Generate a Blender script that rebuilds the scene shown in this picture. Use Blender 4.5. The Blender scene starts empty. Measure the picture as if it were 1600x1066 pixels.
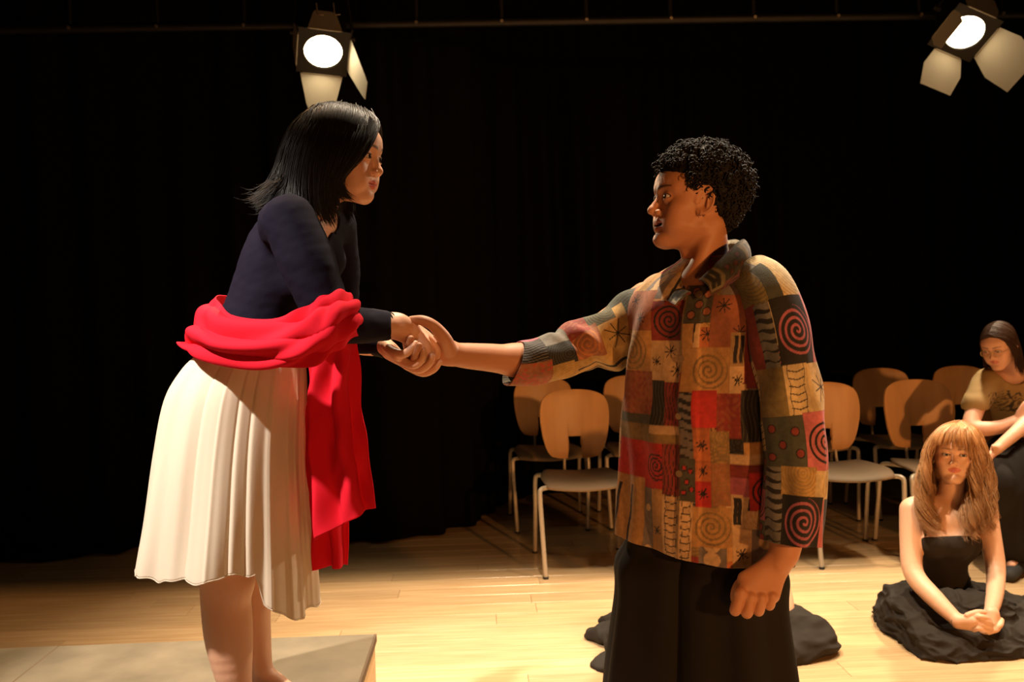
import bpy, math, random
import numpy as np
from mathutils import Matrix, Vector, Euler

# ---------------------------------------------------------------- camera, world, light
SC = bpy.context.scene
W, H, F = 1600.0, 1066.0, 1400.0
CAMZ = 1.27
_rho = math.radians(1.5)
_a, _b = -.0335, .0316                      # where the room's +Y axis meets the picture
_f = np.array([-_a, 1.0, -_b]); _f /= np.linalg.norm(_f)
_r0 = np.cross(_f, [0, 0, 1.]); _r0 /= np.linalg.norm(_r0)
_u0 = np.cross(_r0, _f)
CR = math.cos(_rho) * _r0 - math.sin(_rho) * _u0
CU = math.sin(_rho) * _r0 + math.cos(_rho) * _u0
CF = _f
cam_data = bpy.data.cameras.new('camera')
cam = bpy.data.objects.new('camera', cam_data)
SC.collection.objects.link(cam)
cam_data.sensor_width = 36.0
cam_data.lens = 36.0 * F / W
cam_data.clip_start = .05
M = Matrix(((CR[0], CU[0], -CF[0], 0), (CR[1], CU[1], -CF[1], 0), (CR[2], CU[2], -CF[2], CAMZ), (0, 0, 0, 1)))
cam.matrix_world = M
SC.camera = cam
cam_data.dof.use_dof = True
cam_data.dof.focus_distance = 2.1
cam_data.dof.aperture_fstop = 5.0

def at(px, py, d):
    """world point seen at pixel (px,py) at world depth Y = d"""
    v = CR * ((px - W / 2) / F) + CU * ((H / 2 - py) / F) + CF
    t = d / v[1]
    return np.array([v[0] * t, d, CAMZ + v[2] * t])

def mpx(d):
    return d / F

world = bpy.data.worlds.new('world'); SC.world = world
world.use_nodes = True
world.node_tree.nodes['Background'].inputs[0].default_value = (1.0, .62, .38, 1)
world.node_tree.nodes['Background'].inputs[1].default_value = .004
SC.view_settings.view_transform = 'Standard'
SC.view_settings.look = 'None'
SC.view_settings.gamma = 1.0
SC.view_settings.use_curve_mapping = False
SC.view_settings.exposure = 0.0

def aim(o, target):
    o.rotation_euler = (Vector(target) - o.location).to_track_quat('-Z', 'Y').to_euler()

def spot(name, loc, target, power, color, size=60, blend=.5, radius=.06):
    l = bpy.data.lights.new(name, 'SPOT'); l.energy = power; l.color = color
    l.spot_size = math.radians(size); l.spot_blend = blend; l.shadow_soft_size = radius
    o = bpy.data.objects.new(name, l); SC.collection.objects.link(o)
    o.location = loc; aim(o, target); return o

def area(name, loc, target, power, color, sx, sy):
    l = bpy.data.lights.new(name, 'AREA'); l.energy = power; l.color = color
    l.shape = 'RECTANGLE'; l.size = sx; l.size_y = sy
    o = bpy.data.objects.new(name, l); SC.collection.objects.link(o)
    o.location = loc; aim(o, target); return o

WARM = (1.0, .60, .30)
TUNG = (1.0, .78, .52)
LAMP_A = at(505, 80, 4.62)
LAMP_B = at(1507, 50, 4.62)
AIM_A = np.array([.16, -1, -1.15]); AIM_B = np.array([-.35, -1, -1.10])
# the two lanterns in view
for _P, _A, _pw in ((LAMP_A, AIM_A, 130), (LAMP_B, AIM_B, 330)):
    _q = _P + _A / np.linalg.norm(_A) * .30
    spot('lantern_light', tuple(_q), tuple(_q + _A), _pw, TUNG, 100, .8, .06)
# the overhead row above the frame; an added unseen board behind it cuts the pools short of the chairs
spot('overhead_light', (-1.5, 3.0, 4.15), (-1.7, 2.7, 0), 170, (1.0, .52, .20), 80, .7, .045)
spot('overhead_light', (.25, 3.0, 4.15), (.45, 2.9, 0), 950, (1.0, .80, .57), 66, .7, .045)
spot('overhead_light', (1.75, 3.0, 4.15), (1.8, 3.0, 0), 680, (1.0, .80, .55), 76, .7, .045)
spot('overhead_light', (3.2, 3.0, 4.15), (3.0, 3.0, 0), 330, (1.0, .80, .55), 76, .7, .045)
# steep key on the woman, and a low warm wash from the front
spot('key_light', (-2.0, .7, 3.9), (-.82, 2.1, 1.06), 1500, (1.0, .88, .76), 23.5, .4, .06)
spot('front_wash_light', (2.9, -3.0, 1.85), (.9, 4.6, .80), 860, (1.0, .43, .13), 40, .9, .12)
# a faint cool lantern at the back right picks out the hair and shoulders
spot('cool_back_light', (2.9, 4.2, 3.3), (.75, 2.15, 1.5), 120, (.80, .85, 1.0), 16, .6, .08)
spot('low_wash_light', (.5, -1.7, .45), (.3, 2.1, 1.35), 105, (1.0, .38, .12), 58, .8, .25)

# ---------------------------------------------------------------- scene graph helpers
COL = SC.collection
def tag(o, label=None, cat=None, group=None, kind=None):
    if label: o['label'] = label
    if cat: o['category'] = cat
    if group: o['group'] = group
    if kind: o['kind'] = kind
    return o

def empty(name, loc, label=None, cat=None, group=None, kind=None):
    o = bpy.data.objects.new(name, None); COL.objects.link(o)
    o.location = tuple(float(c) for c in loc); o.empty_display_size = .1
    return tag(o, label, cat, group, kind)

def link(name, me, mat=None, parent=None, loc=None):
    o = bpy.data.objects.new(name, me); COL.objects.link(o)
    if mat is not None and len(me.materials) == 0: me.materials.append(mat)
    if parent is not None:
        o.parent = parent
        # vertices are given in world space: cancel the parent's offset (parents are unrotated)
        w = Vector((0, 0, 0)); p = parent
        while p is not None: w += p.location; p = p.parent
        if loc is None: o.location = -w
        else: o.location = Vector(loc) - w
    elif loc is not None: o.location = loc
    return o

def mesh(name, verts, faces, smooth=True, col=None):
    """verts (N,3) array; faces: (M,4) or (M,3) array or list of tuples"""
    me = bpy.data.meshes.new(name)
    verts = np.asarray(verts, dtype=np.float32)
    if isinstance(faces, np.ndarray):
        nf, k = faces.shape
        me.vertices.add(len(verts)); me.vertices.foreach_set('co', verts.ravel())
        me.loops.add(nf * k); me.loops.foreach_set('vertex_index', faces.astype(np.int32).ravel())
        me.polygons.add(nf)
        me.polygons.foreach_set('loop_start', np.arange(0, nf * k, k, dtype=np.int32))
        me.polygons.foreach_set('loop_total', np.full(nf, k, dtype=np.int32))
        me.update(calc_edges=True); me.validate()
    else:
        me.from_pydata([tuple(map(float, v)) for v in verts], [], [tuple(map(int, f)) for f in faces]); me.update()
    if smooth:
        me.polygons.foreach_set('use_smooth', np.ones(len(me.polygons), dtype=bool))
    if col is not None:
        a = me.color_attributes.new('tint', 'FLOAT_COLOR', 'POINT')
        c = np.ones((len(verts), 4), dtype=np.float32); c[:, :3] = col
        a.data.foreach_set('color', c.ravel())
    return me

class MB:
    """collects boxes, tubes and prisms into one mesh"""
    def __init__(s): s.v = []; s.f = []
    def add(s, v, f):
        n = len(s.v); s.v += [tuple(map(float, p)) for p in v]; s.f += [tuple(i + n for i in q) for q in f]
    def box(s, c, size, rz=0, rx=0, ry=0, bev=0.0):
        R = np.array(Euler((rx, ry, rz)).to_matrix()); c = np.array(c, float)
        hx, hy, hz = [q / 2 for q in size]
        if bev <= 0:
            P = [(x, y, z) for x in (-hx, hx) for y in (-hy, hy) for z in (-hz, hz)]
            Fq = [(0, 1, 3, 2), (4, 6, 7, 5), (0, 4, 5, 1), (2, 3, 7, 6), (0, 2, 6, 4), (1, 5, 7, 3)]
            s.add([c + R @ np.array(p) for p in P], Fq); return
        b = min(bev, hx * .9, hy * .9, hz * .9)
        rings = []
        for z, o in ((-hz, b), (-hz + b, 0), (hz - b, 0), (hz, b)):
            q = b
            rings.append([(-hx + o + (q if 0 else 0), -hy + o, z), (hx - o, -hy + o, z), (hx - o, hy - o, z), (-hx + o, hy - o, z)])
        P = [c + R @ np.array(p) for r in rings for p in r]
        Fq = [(3, 2, 1, 0), (12, 13, 14, 15)]
        for k in range(3):
            for i in range(4):
                j = (i + 1) % 4; Fq.append((k * 4 + i, k * 4 + j, k * 4 + 4 + j, k * 4 + 4 + i))
        s.add(P, Fq)
    def tube(s, pts, r, n=10, cap=True):
        pts = [np.array(p, float) for p in pts]; m = len(pts)
        rr = r if hasattr(r, '__len__') else [r] * m
        up = None; V = []
        for i, p in enumerate(pts):
            t = pts[min(i + 1, m - 1)] - pts[max(i - 1, 0)]; t /= np.linalg.norm(t) + 1e-12
            if up is None:
                up = np.cross(t, [0, 0, 1.]);
                if np.linalg.norm(up) < 1e-3: up = np.cross(t, [1., 0, 0])
            up = up - t * np.dot(up, t); up /= np.linalg.norm(up); w = np.cross(t, up)
            for k in range(n):
                a = 2 * math.pi * k / n; V.append(p + rr[i] * (math.cos(a) * up + math.sin(a) * w))
        Fq = []
        for i in range(m - 1):
            for k in range(n):
                j = (k + 1) % n; Fq.append((i * n + k, i * n + j, (i + 1) * n + j, (i + 1) * n + k))
        if cap: Fq += [tuple(reversed(range(n))), tuple((m - 1) * n + k for k in range(n))]
        s.add(V, Fq)
    def prism(s, poly, thick, fn):
        """poly 2D points, extruded by thick; fn maps (x,y,t)->3D"""
        n = len(poly); V = [fn(x, y, 0) for x, y in poly] + [fn(x, y, thick) for x, y in poly]
        Fq = [tuple(reversed(range(n))), tuple(range(n, 2 * n))]
        for i in range(n):
            j = (i + 1) % n; Fq.append((i, j, n + j, n + i))
        s.add(V, Fq)
    def mesh(s, name, smooth=False):
        me = bpy.data.meshes.new(name); me.from_pydata(s.v, [], s.f); me.update()
        if smooth:
            me.polygons.foreach_set('use_smooth', np.ones(len(me.polygons), dtype=bool))
        return me
    def build(s, name, mat, parent=None, smooth=False, angle=None):
        me = s.mesh(name, smooth)
        if smooth and angle is None: angle = 40
        if smooth: me.set_sharp_from_angle(angle=math.radians(angle))
        return link(name, me, mat, parent)

def crom(P, m, closed=False):
    """Catmull-Rom resample of P (n, ...) to m samples"""
    P = np.asarray(P, float); n = len(P)
    t = np.linspace(0, n if closed else n - 1, m, endpoint=not closed)
    i = np.floor(t).astype(int)
    if not closed: i = np.minimum(i, n - 2)
    f = (t - i).reshape((-1,) + (1,) * (P.ndim - 1))
    def g(k): return P[k % n] if closed else P[np.clip(k, 0, n - 1)]
    p0, p1, p2, p3 = g(i - 1), g(i), g(i + 1), g(i + 2)
    if not closed and n > 2:
        p0 = np.where((i - 1 < 0).reshape(f.shape), 2 * p1 - p2, p0)
        p3 = np.where((i + 2 > n - 1).reshape(f.shape), 2 * p2 - p1, p3)
    return .5 * (2 * p1 + (p2 - p0) * f + (2 * p0 - 5 * p1 + 4 * p2 - p3) * f**2 + (3 * p1 - p0 - 3 * p2 + p3) * f**3)

def wob(P, freq, seed=0, n=5):
    """cheap smooth noise in about -1..1 at points P (...,3)"""
    r = np.random.RandomState(seed); out = 0
    for k in range(n):
        d = r.normal(size=3); d /= np.linalg.norm(d)
        out = out + np.sin((P @ d) * freq * r.uniform(.6, 1.7) + r.uniform(0, 6.28) + 1.3 * np.sin((P @ r.normal(size=3)) * freq * .5 + k))
    return out / n

def grid_faces(nu, nv, closed_u=False):
    """vertex index = v*nu+u"""
    u = np.arange(nu if closed_u else nu - 1); v = np.arange(nv - 1)
    U, V = np.meshgrid(u, v); U2 = (U + 1) % nu
    return np.stack([V * nu + U, V * nu + U2, (V + 1) * nu + U2, (V + 1) * nu + U], -1).reshape(-1, 4)

def solid(o, t, offset=0.0):
    m = o.modifiers.new('thick', 'SOLIDIFY'); m.thickness = t; m.offset = offset
    return o

# ---------------------------------------------------------------- materials
def mat(name, color, rough=.6, metal=0.0, bump=None, var=None, attr=None, trans=0.0, sheen=0.0, sss=0.0, coat=0.0, emit=None, spec=None, sssr=None):
    m = bpy.data.materials.new(name); m.use_nodes = True
    nt = m.node_tree; b = nt.nodes['Principled BSDF']
    b.inputs['Base Color'].default_value = (*color, 1); b.inputs['Roughness'].default_value = rough
    b.inputs['Metallic'].default_value = metal
    if spec is not None: b.inputs['Specular IOR Level'].default_value = spec
    if sheen: b.inputs['Sheen Weight'].default_value = sheen; b.inputs['Sheen Roughness'].default_value = .5
    if coat: b.inputs['Coat Weight'].default_value = coat; b.inputs['Coat Roughness'].default_value = .25
    if sss:
        b.inputs['Subsurface Weight'].default_value = sss
        b.inputs['Subsurface Radius'].default_value = (1.0, .35, .2); b.inputs['Subsurface Scale'].default_value = .008
    src = None
    tc = nt.nodes.new('ShaderNodeTexCoord')
    if attr:
        a = nt.nodes.new('ShaderNodeAttribute'); a.attribute_name = attr; src = a.outputs['Color']
    if var:
        scale, amt, stretch = var
        mp = nt.nodes.new('ShaderNodeMapping'); mp.inputs['Scale'].default_value = stretch
        nz = nt.nodes.new('ShaderNodeTexNoise'); nz.inputs['Scale'].default_value = scale; nz.inputs['Detail'].default_value = 6
        nt.links.new(tc.outputs['Object'], mp.inputs[0]); nt.links.new(mp.outputs[0], nz.inputs['Vector'])
        rmp = nt.nodes.new('ShaderNodeMapRange'); rmp.inputs['From Min'].default_value = .3; rmp.inputs['From Max'].default_value = .7
        rmp.inputs['To Min'].default_value = 1 - amt; rmp.inputs['To Max'].default_value = 1 + amt * .6
        nt.links.new(nz.outputs['Fac'], rmp.inputs['Value'])
        mx = nt.nodes.new('ShaderNodeVectorMath'); mx.operation = 'SCALE'
        if src is not None: nt.links.new(src, mx.inputs[0])
        else: mx.inputs[0].default_value = color
        nt.links.new(rmp.outputs[0], mx.inputs['Scale']); src = mx.outputs[0]
    if src is not None: nt.links.new(src, b.inputs['Base Color'])
    if bump:
        scale, strength = bump[:2]
        nz2 = nt.nodes.new('ShaderNodeTexNoise'); nz2.inputs['Scale'].default_value = scale; nz2.inputs['Detail'].default_value = 4
        nt.links.new(tc.outputs['Object'], nz2.inputs['Vector'])
        bp = nt.nodes.new('ShaderNodeBump'); bp.inputs['Strength'].default_value = strength; bp.inputs['Distance'].default_value = .002
        nt.links.new(nz2.outputs['Fac'], bp.inputs['Height']); nt.links.new(bp.outputs[0], b.inputs['Normal'])
    if trans:
        tr = nt.nodes.new('ShaderNodeBsdfTranslucent'); tr.inputs[0].default_value = (*color, 1)
        mxs = nt.nodes.new('ShaderNodeMixShader'); mxs.inputs[0].default_value = trans
        nt.links.new(b.outputs[0], mxs.inputs[1]); nt.links.new(tr.outputs[0], mxs.inputs[2])
        nt.links.new(mxs.outputs[0], nt.nodes['Material Output'].inputs['Surface'])
        if src is not None: nt.links.new(src, tr.inputs[0])
    if emit:
        b.inputs['Emission Color'].default_value = (*emit[0], 1); b.inputs['Emission Strength'].default_value = emit[1]
    return m

MT = {}
MT['drape'] = mat('black_drape', (.0028, .0022, .002), .95, bump=(60, .3), spec=.06)
MT['black_wall'] = mat('black_wall', (.012, .011, .010), .9, bump=(30, .2))
MT['black_metal'] = mat('black_metal', (.02, .018, .016), .5, metal=.6)
MT['steel'] = mat('bright_steel', (.55, .5, .42), .35, metal=.9)
MT['leaf'] = mat('barn_door_paint', (.30, .27, .22), .65, bump=(80, .1))
MT['lens'] = mat('lit_lens', (1, 1, 1), .5, emit=((1.0, .77, .44), 34))
MT['skin_f'] = mat('skin_fair', (.60, .36, .25), .5, attr='tint', sss=.12, bump=(350, .12))
MT['skin_m'] = mat('skin_brown', (.40, .21, .13), .56, attr='tint', sss=.10, bump=(350, .14))
MT['eye'] = mat('eye_surface', (.8, .8, .8), .12, attr='tint')
MT['black_hair'] = mat('black_hair', (.008, .006, .005), .46, spec=.3)
MT['curly_hair'] = mat('curly_black_hair', (.010, .008, .007), .6, spec=.14)
MT['brown_hair'] = mat('dark_brown_hair', (.045, .020, .010), .6, spec=.25)
MT['blond_hair'] = mat('strawberry_blond_hair', (.42, .22, .09), .42, attr='tint')
MT['navy_knit'] = mat('dark_navy_knit', (.0055, .004, .0125), .85, bump=(500, .25), spec=.12)
MT['black_rib'] = mat('black_rib_knit', (.010, .008, .007), .85, bump=(500, .3), spec=.15)
MT['chiffon'] = mat('cream_chiffon', (.84, .76, .63), .8, trans=.42, bump=(700, .1), spec=.2)
MT['red_cloth'] = mat('red_cotton', (.70, .013, .032), .85, trans=.18, bump=(600, .2), spec=.1)
MT['black_cloth'] = mat('black_trouser_cloth', (.013, .0105, .009), .8, bump=(500, .2), spec=.15)
MT['grey_cloth'] = mat('dark_grey_crepe', (.024, .019, .015), .85, bump=(400, .25), spec=.15)
MT['patch'] = mat('patchwork_cotton', (.5, .4, .2), .85, attr='tint', bump=(450, .35), var=(90, .22, (1, 1, 1)), sheen=.05)
MT['pearl'] = mat('horn_button', (.22, .15, .09), .3)
MT['wood_back'] = mat('beech_veneer', (.62, .33, .135), .45, var=(5, .12, (3, 3, .4)), bump=(200, .05))
MT['seat_pad'] = mat('grey_beige_seat', (.23, .155, .088), .7, bump=(500, .2))
MT['chair_leg'] = mat('pale_grey_metal', (.50, .43, .34), .4, metal=.25)
MT['rubber'] = mat('dark_rubber', (.02, .02, .02), .8)
MT['rostrum_top'] = mat('brown_hardboard', (.17, .135, .085), .42, var=(6, .28, (1, 1, 1)), bump=(120, .15))
MT['rostrum_side'] = mat('pale_plywood', (.62, .42, .22), .6, var=(5, .15, (1, 1, 8)))
MT['rostrum_edge'] = mat('dark_plywood_edge', (.10, .06, .03), .7)
MT['tee'] = mat('mustard_tee', (.30, .20, .075), .85, attr='tint', bump=(400, .2))
MT['gold_wire'] = mat('thin_gold_wire', (.6, .42, .2), .3, metal=.9)
MT['glass'] = mat('spectacle_glass', (.9, .9, .9), .05)
_g = MT['glass'].node_tree.nodes['Principled BSDF']; _g.inputs['Transmission Weight'].default_value = 1.0; _g.inputs['IOR'].default_value = 1.05

def plank_material():
    m = bpy.data.materials.new('varnished_beech_strip'); m.use_nodes = True
    nt = m.node_tree; b = nt.nodes['Principled BSDF']
    tc = nt.nodes.new('ShaderNodeTexCoord'); oi = nt.nodes.new('ShaderNodeObjectInfo')
    mp = nt.nodes.new('ShaderNodeMapping'); mp.inputs['Scale'].default_value = (1.2, 22, 1)
    ad = nt.nodes.new('ShaderNodeVectorMath'); ad.operation = 'ADD'
    sc = nt.nodes.new('ShaderNodeVectorMath'); sc.operation = 'SCALE'; sc.inputs[0].default_value = (37, 19, 5)
    nt.links.new(oi.outputs['Random'], sc.inputs['Scale'])
    nt.links.new(tc.outputs['Object'], ad.inputs[0]); nt.links.new(sc.outputs[0], ad.inputs[1])
    nt.links.new(ad.outputs[0], mp.inputs[0])
    nz = nt.nodes.new('ShaderNodeTexNoise'); nz.inputs['Scale'].default_value = 3; nz.inputs['Detail'].default_value = 7
    nt.links.new(mp.outputs[0], nz.inputs['Vector'])
    cr = nt.nodes.new('ShaderNodeValToRGB')
    cr.color_ramp.elements[0].position = .3; cr.color_ramp.elements[0].color = (.47, .30, .150, 1)
    cr.color_ramp.elements[1].position = .7; cr.color_ramp.elements[1].color = (.60, .42, .235, 1)
    nt.links.new(nz.outputs['Fac'], cr.inputs[0])
    mr = nt.nodes.new('ShaderNodeMapRange'); mr.inputs['To Min'].default_value = .86; mr.inputs['To Max'].default_value = 1.08
    nt.links.new(oi.outputs['Random'], mr.inputs['Value'])
    vm = nt.nodes.new('ShaderNodeVectorMath'); vm.operation = 'SCALE'
    nt.links.new(cr.outputs[0], vm.inputs[0]); nt.links.new(mr.outputs[0], vm.inputs['Scale'])
    nt.links.new(vm.outputs[0], b.inputs['Base Color'])
    b.inputs['Roughness'].default_value = .24
    b.inputs['Specular IOR Level'].default_value = .4
    return m
MT['plank'] = plank_material()
# ---------------------------------------------------------------- implicit bodies
CAP = .05
def axis(lo, hi, coarse, fine=()):
    out = [lo]
    while out[-1] < hi:
        x = out[-1]; st = coarse
        for a, b, s in fine:
            if a <= x + 1e-9 and x < b: st = min(st, s)
            elif x < a < x + st: st = max(min(st, a - x + 1e-6), s)
        out.append(x + st)
    return np.array(out, dtype=np.float32)

def smin(a, b, k):
    h = np.maximum(k - np.abs(a - b), 0) / k
    return np.minimum(a, b) - h * h * k * .25
def smax(a, b, k): return -smin(-a, -b, k)

class Field:
    def __init__(s, xs, ys, zs):
        s.x, s.y, s.z = xs, ys, zs
        s.f = np.full((len(xs), len(ys), len(zs)), CAP, dtype=np.float32)
    def sub(s, lo, hi):
        sl = []
        for ax, a, b in zip((s.x, s.y, s.z), lo, hi):
            i, j = np.searchsorted(ax, a), np.searchsorted(ax, b)
            sl.append(slice(max(i - 1, 0), min(j + 1, len(ax))))
        return tuple(sl)
    def coords(s, sl):
        return s.x[sl[0]][:, None, None], s.y[sl[1]][None, :, None], s.z[sl[2]][None, None, :]
    def put(s, lo, hi, fn, k=.01, op='add'):
        sl = s.sub(lo, hi)
        if any(q.stop - q.start < 1 for q in sl): return
        X, Y, Z = s.coords(sl)
        g = fn(X, Y, Z).astype(np.float32)
        cur = s.f[sl]
        if op == 'add': s.f[sl] = smin(cur, np.minimum(g, CAP), k)
        elif op == 'cut': s.f[sl] = smax(cur, -g, k)
        elif op == 'and': s.f[sl] = smax(cur, g, k)
    def cap(s, a, b, ra, rb=None, k=.012, op='add', off=0.0, flat=None):
        """tapered capsule; flat=(direction, factor) squashes it along a direction"""
        a = np.asarray(a, float); b = np.asarray(b, float); rb = ra if rb is None else rb
        ra += off; rb += off; pad = k + .03 if op == 'add' else k + .005
        R = max(ra, rb) + pad
        lo = np.minimum(a, b) - R; hi = np.maximum(a, b) + R
        ab = b - a; L = float(ab @ ab) + 1e-12
        def fn(X, Y, Z):
            t = np.clip(((X - a[0]) * ab[0] + (Y - a[1]) * ab[1] + (Z - a[2]) * ab[2]) / L, 0, 1)
            dx, dy, dz = X - a[0] - t * ab[0], Y - a[1] - t * ab[1], Z - a[2] - t * ab[2]
            q = dx * dx + dy * dy + dz * dz
            if flat is not None:
                d, fa = flat; d = np.asarray(d, float) / np.linalg.norm(d)
                c = dx * d[0] + dy * d[1] + dz * d[2]
                q = q + c * c * (1 / fa**2 - 1)
            return np.sqrt(q) - (ra + (rb - ra) * t)
        s.put(lo, hi, fn, k, op)
    def chain(s, pts, k=.012, off=0.0, flat=None):
        """smooth tapered tube through (point, radius) pairs"""
        A = np.array([list(p) + [r] for p, r in pts], float); n = len(A)
        if n > 2:
            Q = crom(A, (n - 1) * 4 + 1); Q[:, 3] = np.clip(Q[:, 3], A[:, 3].min() * .95, A[:, 3].max() * 1.02)
        else: Q = A
        Q[:, 3] += off; R = Q[:, 3].max() + k + .03
        sl = s.sub(Q[:, :3].min(0) - R, Q[:, :3].max(0) + R); X, Y, Z = s.coords(sl)
        g = np.full(s.f[sl].shape, CAP, dtype=np.float32)
        xs, ys, zs = s.x[sl[0]], s.y[sl[1]], s.z[sl[2]]
        for q0, q1 in zip(Q[:-1], Q[1:]):
            a, b = q0[:3], q1[:3]; ab = b - a; L = float(ab @ ab) + 1e-12; m = max(q0[3], q1[3]) + k + .03
            ss = []
            for ax, lo, hi in zip((xs, ys, zs), np.minimum(a, b) - m, np.maximum(a, b) + m):
                i, j = np.searchsorted(ax, lo), np.searchsorted(ax, hi); ss.append(slice(max(i - 1, 0), j + 1))
            ss = tuple(ss); x, y, z = X[ss[0]], Y[:, ss[1]], Z[:, :, ss[2]]
            t = np.clip(((x - a[0]) * ab[0] + (y - a[1]) * ab[1] + (z - a[2]) * ab[2]) / L, 0, 1)
            dx, dy, dz = x - a[0] - t * ab[0], y - a[1] - t * ab[1], z - a[2] - t * ab[2]
            d2 = dx * dx + dy * dy + dz * dz
            if flat is not None:
                d, fa = flat; d = np.asarray(d, float) / np.linalg.norm(d); c = dx * d[0] + dy * d[1] + dz * d[2]; d2 = d2 + c * c * (1 / fa**2 - 1)
            g[ss] = np.minimum(g[ss], (np.sqrt(d2) - (q0[3] + (q1[3] - q0[3]) * t)).astype(np.float32))
        s.f[sl] = smin(s.f[sl], g, k)
    def ell(s, c, r, R=None, k=.012, op='add', off=0.0):
        c = np.asarray(c, float); r = np.asarray(r, float) + off
        R = np.eye(3) if R is None else np.asarray(R, float)
        m = r.max() + (k + .03 if op == 'add' else k + .005)
        def fn(X, Y, Z):
            dx, dy, dz = X - c[0], Y - c[1], Z - c[2]
            q = [(dx * R[0, i] + dy * R[1, i] + dz * R[2, i]) for i in range(3)]
            k0 = np.sqrt(sum((q[i] / r[i])**2 for i in range(3))); k1 = np.sqrt(sum((q[i] / r[i]**2)**2 for i in range(3))) + 1e-9
            return k0 * (k0 - 1) / k1
        s.put(c - m, c + m, fn, k, op)
    def half(s, p, n, k=.004):
        """remove everything on the +n side of plane through p"""
        p = np.asarray(p, float); n = np.asarray(n, float) / np.linalg.norm(n)
        s.put((s.x[0], s.y[0], s.z[0]), (s.x[-1], s.y[-1], s.z[-1]), lambda X, Y, Z: (X - p[0]) * n[0] + (Y - p[1]) * n[1] + (Z - p[2]) * n[2], k, 'and')
    def extract(s):
        f = s.f; f[0] = CAP; f[-1] = CAP; f[:, 0] = CAP; f[:, -1] = CAP; f[:, :, 0] = CAP; f[:, :, -1] = CAP
        S = f < 0
        c = np.zeros(tuple(n - 1 for n in S.shape), dtype=np.uint8)
        offs = [(i, j, k) for i in (0, 1) for j in (0, 1) for k in (0, 1)]
        nx, ny, nz = c.shape
        for i, j, k in offs: c += S[i:i + nx, j:j + ny, k:k + nz]
        act = (c > 0) & (c < 8); I, J, K = np.nonzero(act); n = len(I)
        idx = np.full(c.shape, -1, dtype=np.int32); idx[I, J, K] = np.arange(n)
        val = {o: f[I + o[0], J + o[1], K + o[2]] for o in offs}
        acc = np.zeros((n, 3)); cnt = np.zeros(n)
        for o in offs:
            for ax in range(3):
                if o[ax]: continue
                o2 = list(o); o2[ax] = 1; o2 = tuple(o2)
                v0, v1 = val[o], val[o2]; m = (v0 < 0) != (v1 < 0)
                t = np.where(m, v0 / np.where(m, v0 - v1, 1), 0)
                p0 = np.stack([s.x[I + o[0]], s.y[J + o[1]], s.z[K + o[2]]], -1).astype(float)
                p1 = np.stack([s.x[I + o2[0]], s.y[J + o2[1]], s.z[K + o2[2]]], -1).astype(float)
                acc += np.where(m[:, None], p0 + (p1 - p0) * t[:, None], 0); cnt += m
        V = acc / cnt[:, None]
        Fs = []
        for ax in range(3):
            A = S.take(range(S.shape[ax] - 1), axis=ax); B = S.take(range(1, S.shape[ax]), axis=ax)
            ii = list(np.nonzero(A != B)); b = [q for q in range(3) if q != ax]
            ok = (ii[b[0]] > 0) & (ii[b[1]] > 0) & (ii[b[0]] < S.shape[b[0]] - 1) & (ii[b[1]] < S.shape[b[1]] - 1)
            ii = [q[ok] for q in ii]
            def cell(d0, d1):
                q = list(ii); q[b[0]] = q[b[0]] - d0; q[b[1]] = q[b[1]] - d1; return idx[tuple(q)]
            quad = np.stack([cell(1, 1), cell(0, 1), cell(0, 0), cell(1, 0)], -1)
            sgn = A[tuple(ii)]
            flip = sgn if ax != 1 else ~sgn
            quad = np.where(flip[:, None], quad, quad[:, ::-1])
            Fs.append(quad[(quad >= 0).all(1)])
        return V, np.concatenate(Fs)

def normals(V, Fq):
    n = np.zeros_like(V); a = V[Fq[:, 2]] - V[Fq[:, 0]]; b = V[Fq[:, 3]] - V[Fq[:, 1]]; c = np.cross(a, b)
    for i in range(4): np.add.at(n, Fq[:, i], c)
    return n / (np.linalg.norm(n, axis=1, keepdims=True) + 1e-12)

def relax(V, Fq, it=1, lam=.5):
    for _ in range(it):
        acc = np.zeros_like(V); cnt = np.zeros(len(V))
        for i in range(4):
            j = (i + 1) % 4
            np.add.at(acc, Fq[:, i], V[Fq[:, j]]); np.add.at(cnt, Fq[:, i], 1)
            np.add.at(acc, Fq[:, j], V[Fq[:, i]]); np.add.at(cnt, Fq[:, j], 1)
        V = V * (1 - lam) + lam * acc / np.maximum(cnt, 1)[:, None]
    return V

# ---------------------------------------------------------------- heads (x forward, y to the person's left, z up; eyes at z = 0)
def ellf(x, y, z, c, r):
    dx, dy, dz = x - c[0], y - c[1], z - c[2]
    k0 = np.sqrt((dx / r[0])**2 + (dy / r[1])**2 + (dz / r[2])**2); k1 = np.sqrt((dx / r[0]**2)**2 + (dy / r[1]**2)**2 + (dz / r[2]**2)**2) + 1e-9
    return k0 * (k0 - 1) / k1
def capf(x, y, z, a, b, ra, rb):
    a = np.array(a); b = np.array(b); ab = b - a; L = ab @ ab
    t = np.clip(((x - a[0]) * ab[0] + (y - a[1]) * ab[1] + (z - a[2]) * ab[2]) / L, 0, 1)
    return np.sqrt((x - a[0] - t * ab[0])**2 + (y - a[1] - t * ab[1])**2 + (z - a[2] - t * ab[2])**2) - (ra + (rb - ra) * t)

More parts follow.
